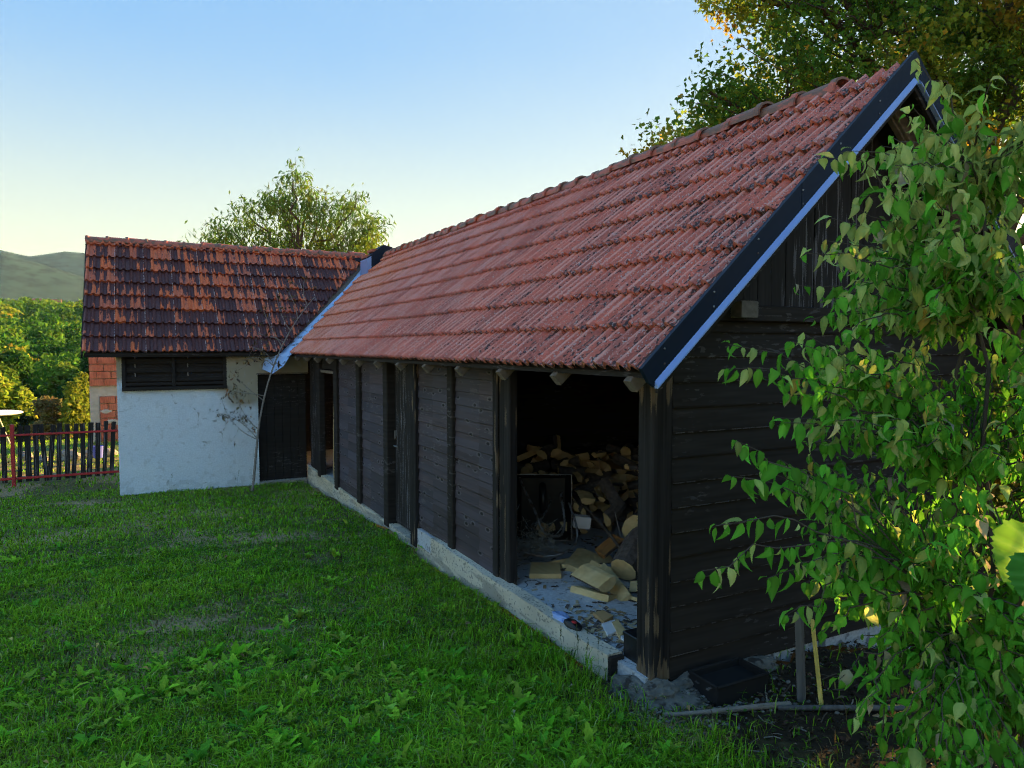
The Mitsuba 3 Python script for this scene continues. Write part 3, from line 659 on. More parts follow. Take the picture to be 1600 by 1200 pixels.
def veined(c):
    """the pale midrib of a leaf_vf blade (every third vertex)"""
    c = np.array(c); c[1::3] *= (1.35, 1.22, 1.4); return np.clip(c, 0, .9)

# ------------------------------------------------------------------ the bush by the gable (opposite drooping leaves)
TIPS = [(2.83,1.87,3.37),(2.99,1.90,3.33),(3.17,1.91,3.20),(3.41,1.89,3.17),(3.55,1.82,3.04),(2.44,1.82,2.91),(2.62,1.84,2.87),(3.01,1.87,3.02),(2.92,1.68,2.84),(2.73,1.88,2.74),(2.64,1.69,2.55),
        (2.34,1.97,2.57),(2.51,1.98,2.39),(2.62,1.81,2.51),(2.28,1.98,2.22),(2.46,1.99,2.15),(2.48,1.87,2.26),(2.28,2.32,2.21),(2.12,2.17,2.11),(2.32,2.06,2.07),(2.07,2.06,1.83),(2.05,2.06,1.69),(2.23,2.08,1.70),(2.32,2.05,1.89),(2.31,1.93,1.70),
        (1.92,2.01,1.52),(1.80,1.95,1.38),(2.09,1.91,1.32),(2.20,1.85,1.38),(2.35,1.87,1.08),(2.15,1.87,1.18),(2.41,1.83,0.89),(2.28,1.67,0.84),(2.42,1.60,0.82),(2.46,1.46,0.80),(2.50,1.33,0.81),(2.73,1.33,0.94),(2.67,1.69,0.89),(2.73,1.55,0.89)]
br = np.random.default_rng(5)
BASE = V(3.35, 1.75, float(gz(3.35, 1.75)))
bush = thing('leafy_bush', 'tall green bush with drooping pointed leaves in front of the black gable', 'bush')
stems, shoots = MB(), []
hubs = [V(3.05, 1.8, 1.0), V(3.1, 1.75, 1.7), V(3.15, 1.8, 2.4), V(3.2, 1.6, 1.3), V(3.3, 1.85, 2.9), V(2.85, 1.75, 1.25), V(3.3, 1.4, 1.9), V(3.45, 1.5, 2.6)]
for k, h in enumerate(hubs):
    q = branch_pts(BASE + V(*br.normal(0, .06, 2), 0), h, wig=.10, n=8, r=br); stems.add(*tube_vf(q, np.linspace(.016, .007, 8), 5))
tips = [V(*t) for t in TIPS]
# the body of the bush behind its outer shoots, reaching to the right out of the picture
nb = 470
while nb > 0:
    c = V(br.uniform(2.35, 4.3), br.uniform(1.05, 2.75), br.uniform(0.55, 3.15))
    e = ((c[0] - 3.3) / 1.0) ** 2 + ((c[1] - 1.8) / .8) ** 2 + ((c[2] - 1.85) / 1.45) ** 2
    if e < 1 and br.random() < 0.3 + 0.7 * e: tips.append(c); nb -= 1
for _ in range(150): tips.append(V(br.uniform(2.75, 3.9), br.uniform(1.3, 2.3), br.uniform(2.1, 3.25)))
for _ in range(90): tips.append(V(br.uniform(2.55, 3.7), br.uniform(1.15, 1.9), br.uniform(.35, 1.3)))
for i, t in enumerate(tips):
    h = hubs[int(np.argmin([np.linalg.norm(t - x) + 0.5 * abs(t[2] - x[2] - .35) for x in hubs]))]
    s = h + (t - h) * 0.15 + br.normal(0, .04, 3)
    q = branch_pts(s, t, wig=.07, n=9, r=br, arch=.10 if i < len(TIPS) else .05)
    stems.add(*tube_vf(q, np.linspace(.0045, .0016, 9), 4)); shoots.append((q, i < len(TIPS)))
put('stem', stems, 'm_bark', bush)
LV = [leaf_vf(1, .45, .35, .9, 7, 2.2, .12, 1), leaf_vf(1, .41, .6, 1.3, 7, 2.2, .2, 2), leaf_vf(1, .48, .25, .6, 7, 2.4, .14, 3), leaf_vf(1, .38, .9, 1.7, 7, 2.0, .25, 4), leaf_vf(1, .43, .5, 1.5, 7, 2.3, .2, 5)]
LP, LD, LN, LS, LC = [], [], [], [], []
for q, outer in shoots:
    seg = np.r_[0, np.cumsum(np.linalg.norm(np.diff(q, axis=0), axis=1))]; L = seg[-1]
    reach = min(L, br.uniform(.45, .75)); s = L; side = br.uniform(0, np.pi)
    while s > L - reach:
        p = np.array([np.interp(s, seg, q[:, k]) for k in range(3)]); t = norm(np.array([np.interp(min(L, s + .02), seg, q[:, k]) - np.interp(s - .04, seg, q[:, k]) for k in range(3)]))
        side += np.pi / 2 + br.normal(0, .25)
        a, b, _ = frame(t)
        for sg in (1, -1):
            if br.random() < .08: continue
            out = (a * math.cos(side) + b * math.sin(side)) * sg
            d = norm(out * br.uniform(.25, .65) + t * .15 + V(0, 0, -1) * br.uniform(.35, 1.2) + br.normal(0, .24, 3))
            LP.append(p + out * .006); LD.append(d); LN.append(norm(out + V(0, 0, .55) + br.normal(0, .35, 3))); LS.append(br.triangular(.045, .095, .118) * (0.75 if s > L - .03 else 1))
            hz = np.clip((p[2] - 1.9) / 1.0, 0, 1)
            pale = br.random() < .18 + .55 * hz  # paler share grows upward: partly leaf colour, partly light put into it
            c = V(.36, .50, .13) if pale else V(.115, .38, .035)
            if br.random() < .014: c = V(.42, .34, .06)
            if br.random() < .014: c = V(.34, .32, .20)
            LC.append(c * (1 + .22 * br.normal()) * (1 + .06 * br.normal(size=3)))
        s -= br.uniform(.042, .065)
LP, LD, LN, LS, LC = map(np.array, (LP, LD, LN, LS, LC)); LC = np.clip(LC, .01, .6)
M = mats(LD, LN, LS); M[:, :, 0] *= br.uniform(.72, 1.25, (len(LP), 1)); kind = br.integers(0, 5, len(LP))
near = np.argsort(np.linalg.norm(LP - EYE, axis=1))
vis = [i for i in near if ((LP[i] - EYE) @ FWD) > 1.0 and abs(math.atan2(LP[i][0], LP[i][1]) - YAW) < math.radians(36)][:298]
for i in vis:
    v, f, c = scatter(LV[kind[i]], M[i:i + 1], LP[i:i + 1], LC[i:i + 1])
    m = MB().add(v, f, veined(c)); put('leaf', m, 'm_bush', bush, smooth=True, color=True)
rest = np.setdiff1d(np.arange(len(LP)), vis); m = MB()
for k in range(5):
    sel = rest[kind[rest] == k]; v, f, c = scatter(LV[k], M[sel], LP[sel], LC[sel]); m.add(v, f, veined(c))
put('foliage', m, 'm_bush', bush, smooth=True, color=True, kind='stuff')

# ------------------------------------------------------------------ trees
def tree(name, label, cat, base, lobes, trunk_r, leaf, size, cols, probs, twigs, per_twig, seed, group=None, trunk_pts=None, drop=.35, clump=.28, bsdf='m_leaf', parts=True, spread=1.0):
    """trunk, a limb to every lobe (centre, radii), twigs through each lobe, leaves along the twigs"""
    r = np.random.default_rng(seed); base = np.asarray(base, float)
    k = thing(name, label, cat, group)
    cz = np.array([l[0] for l in lobes]); top = cz[:, 2].max()
    spine = branch_pts(base, trunk_pts if trunk_pts is not None else V(cz[:, 0].mean(), cz[:, 1].mean(), top * .9 + base[2] * .1), wig=.05, n=10, r=r)
    wood = MB(); wood.add(*tube_vf(spine, np.linspace(trunk_r, trunk_r * .25, 10), 8))
    LPs, LDs, Ns = [], [], []
    for c, rad in lobes:
        c, rad = np.asarray(c, float), np.asarray(rad, float)
        i = int(np.clip(np.argmin(np.linalg.norm(spine - (c - V(0, 0, .8 * np.linalg.norm(c - base) * .35)), axis=1)), 2, 9))
        lim = branch_pts(spine[i], c, wig=.10, n=7, r=r, arch=.06); wood.add(*tube_vf(lim, np.linspace(trunk_r * .42, trunk_r * .10, 7), 6))
        for _ in range(int(twigs * rad.prod() ** (2 / 3))):
            d = rnd_unit(1, r)[0] * r.random() ** .28
            t = c + d * rad; s = lim[r.integers(3, 7)]
            q = branch_pts(s, t, wig=.08, n=5, r=r); 
            if r.random() < .5: wood.add(*tube_vf(q, np.linspace(trunk_r * .07, trunk_r * .02, 5), 3))
            n = r.poisson(per_twig); u = 1 - (1 - spread * .55) * 0 - r.random(n) ** 1.5 * .45
            pp = q[0] + (q[-1] - q[0]) * u[:, None] + r.normal(0, clump * .5, (n, 3))
            LPs.append(pp); LDs.append(norm(r.normal(size=(n, 3)) + V(0, 0, -drop * 2) + (pp - c) / rad.mean() * .4)); Ns.append(norm(r.normal(size=(n, 3)) * .7 + V(0, 0, 1)))
    P_, D_, N_ = np.vstack(LPs), np.vstack(LDs), np.vstack(Ns)
    n = len(P_); c = pick(cols, probs, n, r)
    # whole sprays turn colour together
    cl = meshkit.noise(P_ / (clump * 4) + seed * 3.7, seed); c2 = np.asarray(cols)[np.clip((cl ** 1.0 * len(cols)).astype(int), 0, len(cols) - 1)]
    c = c * .55 + c2 * .45
    c = jitter_col(c, n, .16, r)
    put('trunk', wood, 'm_bark', k, smooth=True)
    mb = MB(); sel = r.integers(0, len(leaf), n); M = mats(D_, N_, size * r.uniform(.7, 1.25, n))
    for q in range(len(leaf)): 
        s = sel == q; mb.add(*scatter(leaf[q], M[s], P_[s], c[s]))
    put('crown', mb, bsdf, k, color=True)
    return k, n
def kite(w=.6, fold=.2, back=0.35):
    v = np.array([(0, 0, 0), (-w / 2, back, fold * w), (0, 1, -.08), (w / 2, back, fold * w)]); return v, np.array([[0, 2, 1], [0, 3, 2]])
def lobed(seed):
    """a five lobed leaf, six triangles"""
    a = np.radians([270, 330, 15, 55, 90, 125, 165, 210]); rr = np.array([.06, .42, .62, .34, .95, .34, .62, .42]); r = np.random.default_rng(seed)
    v = np.c_[np.cos(a) * rr, .06 + np.sin(a) * rr + .1, r.uniform(-.07, .07, 8)]
    return v, np.array([[0, 1, 2], [0, 2, 3], [0, 3, 4], [0, 4, 5], [0, 5, 6], [0, 6, 7]])
MAPLE = [lobed(1), lobed(2), kite(.8, .15), kite(.7, -.1)]
WAL = [leaf_vf(1, .30, .25, .5, 3), leaf_vf(1, .34, .1, .9, 3)]
gpt = lambda x, y: V(x, y, float(gz(x, y)))
big_lobes = [((11.4, 8.2, 6.8), (2.2, 2.2, 1.7)), ((9.6, 8.6, 6.2), (1.8, 1.9, 1.6)), ((8.4, 9.0, 5.2), (1.15, 1.3, 1.0)), ((7.75, 9.5, 4.75), (.65, .8, .62)), ((9.6, 8.1, 8.2), (1.5, 2, 1.1)), ((12.4, 7.0, 8.6), (2.4, 2.4, 1.8)), ((13.6, 6.0, 6.6), (2.2, 2.2, 1.8)),
             ((11.2, 7.2, 4.9), (1.5, 1.5, 1.1)), ((14.3, 5.0, 4.9), (2.0, 2.0, 1.4)), ((9.5, 9.8, 4.9), (1.4, 1.6, .9)), ((12.8, 8.9, 5.0), (2.0, 2.0, 1.3)), ((14.5, 7.5, 8.0), (2.4, 2.4, 2.0)), ((8.45, 8.7, 7.9), (.75, .8, .6)), ((10.9, 10.5, 6.0), (2, 2, 1.6)), ((7.35, 9.0, 5.15), (.5, .5, .62)), ((8.0, 8.8, 6.3), (.7, .7, .55)), ((7.05, 9.2, 4.75), (.42, .4, .35))]
tree('autumn_tree', 'big dark green tree with orange patches, partly painted backlight, behind the shed ridge', 'tree', gpt(12.7, 7.2), big_lobes, .30, MAPLE, .095,
     [(.06, .16, .024), (.09, .21, .03), (.12, .25, .036), (.34, .40, .05), (.60, .30, .035)], [4.2, 4.4, 2.2, .3, .08], 25, 66, 21, trunk_pts=V(13.2, 7.0, 8.4), clump=.30)  # orange leaf tones: autumn colour plus painted backlight of the low sun
wal_lobes = [((3.9, 20.9, 6.9), (.5, .5, .75)), ((3.3, 21.2, 6.5), (.4, .4, .5)), ((2.3, 21.7, 5.5), (.8, .8, .6)), ((1.0, 22.2, 4.75), (.65, .6, .45)), ((1.7, 22.0, 5.0), (.9, .8, .6)), ((2.7, 21.5, 6.0), (.6, .6, .5)), ((4.7, 20.6, 6.1), (.8, .8, .6)), ((6.0, 19.7, 5.6), (.45, .5, .5)), ((3.9, 20.9, 5.2), (1.3, 1.3, 1.3)), ((2.6, 21.5, 4.8), (1.3, 1.2, .9)), ((5.2, 20.3, 5.3), (1.15, 1.2, 1.25)), ((5.75, 19.9, 5.4), (.55, .7, .9)), ((1.55, 22.0, 4.55), (.9, .8, .5)), ((3.6, 21.0, 6.3), (.55, .55, .6)), ((4.35, 20.7, 6.5), (.45, .45, .55)), ((5.5, 20.1, 6.4), (.4, .4, .45)), ((4.4, 20.6, 4.2), (1.9, 1.4, .8))]
tree('walnut_tree', 'light green walnut tree with open drooping leaves behind the low outbuilding', 'tree', gpt(4.1, 20.9), wal_lobes, .14, WAL, .19,
     [(.08, .17, .03), (.11, .22, .035), (.14, .25, .04), (.24, .30, .035)], [3, 3, 2, .4], 75, 15, 31, trunk_pts=V(4.0, 20.8, 5.6), drop=.45, clump=.2)
# hedge of vines at the right, outside and behind the bush
hl = [((8.6 + br.uniform(-.5, .8), yy, 1.0 + br.uniform(-.1, .7)), (1.0, 1.1, 1.5)) for yy in np.arange(-7, 7.4, 1.3)]
tree('vine_hedge', 'dark tangled hedge with yellowing leaves to the right of the shed', 'hedge', gpt(8.9, 0.5), hl, .08, MAPLE, .12, [(.04, .085, .018), (.055, .11, .02), (.09, .13, .025), (.42, .32, .04)], [3, 3, 1.4, .8], 75, 22, 41, trunk_pts=V(8.9, .6, 2.2), clump=.26)
al = [((15.5, -2.5, 6.0), (3, 3, 3)), ((13.5, 1.0, 6.0), (2.4, 2.6, 2.6)), ((15.0, -7, 6), (3, 3.2, 3))]
tree('orchard_tree', 'leafy tree standing outside the yard behind the hedge', 'tree', gpt(15.0, -2.0), al, .25, MAPLE[2:], .20, [(.045, .095, .02), (.06, .12, .025), (.09, .14, .03)], [3, 3, 2], 26, 18, 43, clump=.35)

# dry sapling leaning at the plaster wall
sap = thing('sapling', 'thin bare sapling with withered brown leaves leaning against the plaster wall', 'sapling')
sw, sleaf = MB(), []
main = curve([(1.72, 13.62, -.50), (1.79, 13.62, .1), (1.85, 13.64, .62), (1.95, 13.62, 1.2), (2.14, 13.60, 1.85), (2.33, 13.62, 2.28), (2.62, 13.7, 2.75), (2.95, 13.85, 3.15)], 30)
sw.add(*tube_vf(main, np.linspace(.026, .007, 30), 6))
sr = np.random.default_rng(77)
tw = [((1.84, 13.63, .5), (1.50, 13.75, .75), (1.25, 13.8, 1.3)), ((1.86, 13.63, .68), (1.62, 13.8, 1.0), (1.5, 13.85, 1.55)), ((1.84, 13.63, .5), (1.42, 13.72, .92), (1.05, 13.75, 1.05)), ((1.95, 13.62, 1.22), (1.7, 13.75, 1.45), (1.42, 13.8, 1.75)), ((1.98, 13.62, 1.3), (1.7, 13.7, 1.35), (1.3, 13.78, 1.38)),
      ((2.14, 13.6, 1.85), (1.9, 13.7, 2.0), (1.62, 13.78, 1.95)), ((2.3, 13.6, 2.2), (2.12, 13.7, 2.55), (2.0, 13.8, 2.9)), ((2.45, 13.62, 2.5), (2.3, 13.75, 2.85), (2.25, 13.85, 3.25)), ((2.6, 13.7, 2.72), (2.55, 13.8, 3.05), (2.4, 13.95, 3.35)), ((2.33, 13.62, 2.28), (2.08, 13.66, 2.4), (1.85, 13.7, 2.42)), ((2.8, 13.8, 3.0), (2.75, 13.9, 3.3), (2.85, 14.0, 3.6)), ((2.14, 13.6, 1.85), (1.9, 13.5, 2.15), (1.7, 13.5, 2.2))]
for a in tw:
    q = curve(a, 9); sw.add(*tube_vf(q, np.linspace(.008, .0025, 9), 4))
    for k in range(3):
        s = q[sr.integers(3, 8)]; e = s + sr.normal(0, .16, 3) * (1, .6, 1); sw.add(*tube_vf([s, (s + e) / 2 + sr.normal(0, .01, 3), e], [.003, .0025, .002], 3))
        sleaf += [e + sr.normal(0, .035, 3) for _ in range(5)] 
    sleaf += [q[sr.integers(4, 9)] + sr.normal(0, .05, 3) for _ in range(9)]
put('stem', sw, 'm_twig', sap, smooth=True)
sl = np.array(sleaf); n = len(sl); m = MB()
c = jitter_col(pick([(.10, .06, .03), (.06, .04, .025), (.34, .16, .04), (.16, .13, .05), (.2, .15, .09)], [3, 3, 1, 2, 1.5], n, sr), n, .2, sr)
m.add(*scatter(leaf_vf(1, .34, .7, 1.4, 4, wave=.2), mats(norm(sr.normal(size=(n, 3)) * .6 + V(0, 0, -1)), rnd_unit(n, sr), sr.uniform(.06, .12, n)), sl, c))
put('dry_leaves', m, 'm_leaf', sap, color=True, label='withered brown leaves')

# a broad-leaved young plant close to the camera at the right edge
yp = thing('young_plant', 'young plant with large bright heart shaped leaves cut by the right edge', 'plant')
ys = curve([(1.30, .52, float(gz(1.3, .52))), (1.33, .55, .9), (1.31, .57, 1.6), (1.34, .6, 2.0)], 12)
put('stem', tube_vf(ys, np.linspace(.009, .004, 12), 6), 'm_twig', yp, smooth=True)
def toothed_leaf():
    """a heart shaped blade with a toothed margin and furrowed side veins"""
    n = 21; t = np.linspace(0, 1, n); k = np.arange(n)
    w = .5 * np.sin(np.pi * np.clip(t, .001, 1) ** .62) ** .75 * (1 - .35 * t ** 2) * (1 + .07 * np.where(k % 2 == 0, 1, -1)); w[-1] = 0; w[0] = .12
    v, f = [], []
    for i in range(n):
        back = -.10 * (w[i] / .5) if i < 6 else .05 * (w[i] / .5); rip = .012 * (1 if i % 4 < 2 else -1); z = -.22 * t[i] ** 2
        for a in (-1, -.5, 0, .5, 1): v.append((a * w[i], t[i] + back * abs(a), z + .22 * abs(a) * w[i] + rip * abs(a) * (2 - 2 * abs(a) + .6) - .10 * a * a * w[i]))
    for i in range(n - 1):
        for q in range(4): p = 5 * i + q; f += [[p, p + 1, p + 6], [p, p + 6, p + 5]]
    return np.array(v), np.array(f)
HE = toothed_leaf()
def veined_heart(c):
    c = np.array(c).reshape(-1, 21, 5, 3); c[:, :, 2] *= (1.6, 1.25, 1.8); c[:, ::4] *= (1.3, 1.12, 1.4); c[:, 2::4] *= .82; return np.clip(c, 0, .9).reshape(-1, 3)
for (p, d, nn, s, c) in (((1.262, .605, 1.905), (-.35, .30, -.80), (-.70, -.45, .60), .098, (.24, .52, .05)), ((1.195, .572, 1.886), (-.10, .03, -1), (-.62, -.70, .30), .080, (.06, .25, .04)), ((1.42, .6, 1.98), (.7, .2, -.5), (-.2, -.6, .8), .11, (.1, .27, .05)), ((1.38, .52, 1.45), (.7, -.3, -.6), (.2, -.6, .8), .11, (.08, .24, .04)), ((1.36, .52, 1.1), (.5, -.5, -.5), (.3, -.5, .8), .10, (.08, .22, .04))):
    v, f, cc = scatter(HE, mats(V(*d)[None], V(*nn)[None], [s]), V(*p)[None], V(*c)[None]); put('leaf', MB().add(v, f, veined_heart(cc)), 'm_leaf', yp, smooth=True, color=True)

# ------------------------------------------------------------------ far vegetation
def crown_clumps(c, rad, n, size, col, r, up=.35):
    """leaf clumps over a lumpy crown: denser on top and outside"""
    d = rnd_unit(n, r); d[:, 2] = np.where(d[:, 2] < -.5, -d[:, 2], d[:, 2])
    k = .62 + .55 * meshkit.fbm(d * 2.3 + r.uniform(0, 50), 3)
    rr = r.random(n) ** .22
    p = np.asarray(c) + d * np.asarray(rad) * (k * rr)[:, None]
    return p, norm(d + r.normal(0, .55, (n, 3)) + V(0, 0, up)), jitter_col(col, n, .2, r)
CL = [kite(.8, .25), kite(1.0, -.2), lobed(7)]
def small_tree(name, label, cat, c, rad, n, size, cols, seed, group=None, trunk=True):
    r = np.random.default_rng(seed); k = thing(name, label, cat, group); c = V(*c); g = gpt(c[0], c[1])
    mb = MB()
    for i in range(7):
        cc = c + r.normal(0, .42, 3) * np.asarray(rad); p, nn, col = crown_clumps(cc, np.asarray(rad) * r.uniform(.45, .75), n // 7, size, cols[r.integers(len(cols))], r)
        mb.add(*scatter(CL[i % 3], mats(norm(r.normal(size=p.shape) + V(0, 0, -.4)), nn, size * r.uniform(.6, 1.3, len(p))), p, col))
    put('trunk', tube_vf([g - V(0, 0, .2), (g + c) / 2, c], [.14 * rad[0] / 1.5, .1, .04], 6), 'm_bark', k, smooth=True)
    put('crown', mb, 'm_leaf', k, color=True)
DK, MD, YG = (.03, .095, .022), (.06, .15, .028), (.14, .24, .035)
hedge_spots = [(-9.6, 52), (-7.4, 50.5), (-5.2, 51.5), (-3.2, 50), (-1.0, 51)]
for i, (x, y) in enumerate(hedge_spots):
    small_tree('broadleaf_tree', ['dense dark green tree, far left of the tree row beyond the fence', 'dense green tree with yellowish top beyond the fence', 'dense dark green tree with light top in the row beyond the fence', 'dense green tree in the row just left of the brick wall', 'dense green tree in the row hidden behind the brick wall'][i], 'tree', (x, y, -1.0 + .3 * (i % 2)), (1.75, 1.75, 2.35), 5200, .30, [DK, MD, YG, MD], 60 + i, 'trees beyond the fence')
small_tree('yellow_bush', 'yellow green bush at the left edge beyond the fence', 'bush', (-6.3, 38.5, -.3), (1.2, 1.2, 2.0), 4200, .22, [(.25, .34, .04), (.17, .28, .04), (.34, .37, .05)], 71)
small_tree('grey_green_shrub', 'low grey green shrub in front of the dark trees beyond the fence', 'shrub', (-4.55, 40, -1.7), (1.0, 1.0, 1.2), 2600, .2, [(.05, .085, .05), (.065, .10, .055)], 72)
small_tree('dry_bush', 'brownish dry bush beside the brick wall beyond the fence', 'bush', (-2.9, 34, -1.2), (1.2, .9, 1.0), 2600, .16, [(.16, .14, .06), (.12, .14, .04), (.22, .18, .08)], 73)
small_tree('light_bush', 'bright yellow green bush touching the brick wall', 'bush', (-2.25, 33, -.2), (.55, .7, 1.6), 1800, .17, [(.15, .20, .03), (.11, .18, .03)], 74)

# wooded slope: one mass
fr = np.random.default_rng(91); fm = MB()
pts = []
for _ in range(4200):
    a = math.radians(fr.uniform(-24, 6)); R = 62 * (330 / 62) ** fr.random()
    pts.append((R * math.sin(a), R * math.cos(a), R))
pts = np.array(pts); keep = []
for p in pts:
    sp = 2.9 + p[2] * .012
    if all((p[0] - q[0]) ** 2 + (p[1] - q[1]) ** 2 > sp * sp for q in keep): keep.append(p)
for p in keep:
    if abs(p[0] + 19) < 26 and 285 < p[1] < 325 : continue
    h = fr.uniform(4.0, 6.5) * (1 + .2 * (p[2] > 150)); rad = V(1, 1, 1) * fr.uniform(1.9, 3.0) * (1 + p[2] * .0012)
    c = V(p[0], p[1], float(gz(p[0], p[1])) + h * .62); rad[2] = h * .5
    col = [(.05, .15, .022), (.085, .20, .028), (.13, .24, .03), (.19, .27, .032), (.28, .28, .035)][fr.choice(5, p=[.25, .32, .25, .13, .05])]
    n = int(520 * (1 - .4 * (p[2] > 140))); q, nn, cc = crown_clumps(c, rad, n, 1, col, fr)
    fm.add(*scatter(CL[int(fr.integers(2))], mats(norm(fr.normal(size=q.shape) + V(0, 0, -.3)), nn, (.30 + p[2] * .0026) * fr.uniform(.6, 1.3, n)), q, cc))
single('forest', fm, 'm_leaf', 'green mixed forest covering the slope below the mountain', 'forest', kind='stuff', color=True)
for i, (x, y) in enumerate(((-31, 312), (-19.5, 318))):
    g = float(gz(x, y)); k = thing('house', ['far white house with an orange roof on the wooded slope, the larger one', 'far house with a low orange roof on the wooded slope, right of the larger one'][i], 'house')
    h = (6.4, 4.6)[i]
    put('wall', box_vf((x - 4.5, y - 4, g - 2), (x + 4.5, y + 4, g + h)), 'm_mortar', k)
    put('roof', prism([(y - 4.6, g + h - .1), (y + 4.6, g + h - .1), (y, g + h + 3.2)], x - 5, x + 5, 0), 'm_brick', k)
    for dx in (-2.6, 0, 2.6): put('window', box_vf((x + dx - .5, y - 4.04, g + h - 2.2), (x + dx + .5, y - 3.98, g + h - .9)), 'm_navy', k)

# ------------------------------------------------------------------ grass, weeds, litter
def lawn_mask(x, y):
    ok = ~((x > 2.775) & (y > 3.80)) & ~((y > 14.26) & (x > -.43))
    return ok
def bare(x, y):
    """0..1: how worn the turf is"""
    b = meshkit.fbm(np.c_[x * .9, y * .9, x * 0], 3, 3)
    w = .55 * np.clip((b - .56) * 6, 0, 1) * np.clip((y - 3.5) / 2.0, 0, 1) * np.clip((11.5 - y) / 3, 0, 1) * np.clip((2.4 - x) / .8, 0, 1)
    w = np.maximum(w, np.exp(-(((x + .85) / .5) ** 2 + ((y - 13.7) / .35) ** 2)))                      # trodden corner by the outbuilding
    for (cx, cy, rx, ry) in ((.30, 6.2, .55, .30), (.85, 5.8, .40, .2), (1.7, 8.0, .28, .25)): w = np.maximum(w, .9 * np.exp(-(((x - cx) / rx) ** 2 + ((y - cy) / ry) ** 2)))
    soil = 1 / (1 + np.exp(-(x + .25 * y - 3.35 + .5 * (meshkit.fbm(np.c_[x * 2, y * 2, x * 0], 3, 8) - .5)) * 7)) * (y < 4.3)
    return w, soil
gr = np.random.default_rng(17)
gm = MB()
def blades(n, r0, r1, hmin, hmax, wd, dens_scale):
    rr = np.sqrt(gr.uniform(r0 ** 2, r1 ** 2, n)); a = gr.uniform(math.radians(-38), math.radians(62), n)
    x, y = rr * np.sin(a), rr * np.cos(a)
    w, soil = bare(x, y); k = lawn_mask(x, y) & (gr.random(n) > .86 * np.clip(w, 0, 1)) & (gr.random(n) > soil * .985)
    x, y, w = x[k], y[k], w[k]; n = len(x); z = gz(x, y)
    cl = .5 * meshkit.fbm(np.c_[x * 2.2, y * 2.2, x * 0], 3, 21) + .5 * np.clip(1.8 * meshkit.noise(np.c_[x * 7.5, y * 7.5, x * 0], 22) - .4, 0, 1)
    edge = np.clip(1 - (2.82 - x) / .28, 0, 1) * (x < 2.83) * (y > 3.7)
    tuft = np.exp(-(((x - 2.62) / .22) ** 2 + ((y - 4.15) / .35) ** 2))
    h = gr.uniform(hmin, hmax, n) * (.35 + 1.2 * cl) * (1 - .55 * w) * (1 - .15 * edge + 1.8 * tuft)
    head = gr.uniform(0, 2 * np.pi, n); lean = gr.uniform(.3, 1.1, n)
    dx, dy = np.cos(head), np.sin(head); wx, wy = -dy, dx
    wv = wd * gr.uniform(.6, 1.4, n)
    B = np.stack([x, y, z - .005], -1); S = np.stack([wx * wv, wy * wv, 0 * wv], -1)
    mid = B + np.stack([dx * h * lean * .35, dy * h * lean * .35, h * .62], -1)
    tip = B + np.stack([dx * h * lean, dy * h * lean, h * np.maximum(.25, 1.0 - .45 * lean ** 1.5)], -1)
    v = np.stack([B - S, B + S, mid - S * .8, mid + S * .8, tip], 1).reshape(-1, 3)
    i = np.arange(n)[:, None] * 5; f = np.concatenate([i + [0, 1, 3], i + [0, 3, 2], i + [2, 3, 4]], 0)
    tone = (.55 * meshkit.fbm(np.c_[x * .7, y * .7, x * 0], 3, 33) + .45 * meshkit.noise(np.c_[x * 5.5, y * 5.5, x * 0], 34))[:, None]
    c = V(.10, .35, .012) * (1 - tone) + V(.32, .50, .035) * tone
    dry = gr.random(n) < .05 + .5 * w; c = np.where(dry[:, None], pick([(.20, .17, .07), (.15, .15, .05), (.26, .22, .12)], [2, 2, 1], n, gr), c)
    lt = gr.random(n) < .14; c = np.where(lt[:, None], pick([(.30, .42, .10), (.38, .42, .18), (.2, .44, .06)], [2, 1, 2], n, gr), c)
    gm.add(v, f, np.repeat(jitter_col(c, n, .38, gr, .08), 5, 0))
blades(146000, 2.2, 5.0, .05, .12, .0030, 1)
blades(171000, 4.9, 9.0, .045, .10, .0042, 1)
blades(120000, 8.9, 15.0, .04, .08, .0062, 1)
blades(46000, 14.9, 30.0, .05, .10, .011, 1)
# clover and small round leaves among the blades
n = 60000; rr = np.sqrt(gr.uniform(2.3 ** 2, 10 ** 2, n)); a = gr.uniform(math.radians(-14), math.radians(62), n); x, y = rr * np.sin(a), rr * np.cos(a)
w, soil = bare(x, y); pt = meshkit.fbm(np.c_[x * 1.6, y * 1.6, x * 0], 3, 55)
k = lawn_mask(x, y) & (gr.random(n) > soil * .97) & (gr.random(n) > w * .8) & (pt > .40); x, y = x[k], y[k]; n = len(x)
P3 = np.stack([x, y, gz(x, y) + gr.uniform(.015, .06, n)], -1)
gm.add(*scatter(kite(.95, .1, .55), mats(norm(gr.normal(size=(n, 3)) * (1, 1, .25)), norm(gr.normal(size=(n, 3)) * .35 + V(0, 0, 1)), gr.uniform(.012, .028, n)), P3, jitter_col(pick([(.05, .15, .025), (.07, .18, .03), (.09, .17, .035)], [2, 2, 1], n, gr), n, .2, gr)))
single('grass', gm, 'm_grass', 'uneven green lawn grass with clover and thin dry patches', 'grass', kind='stuff', color=True)

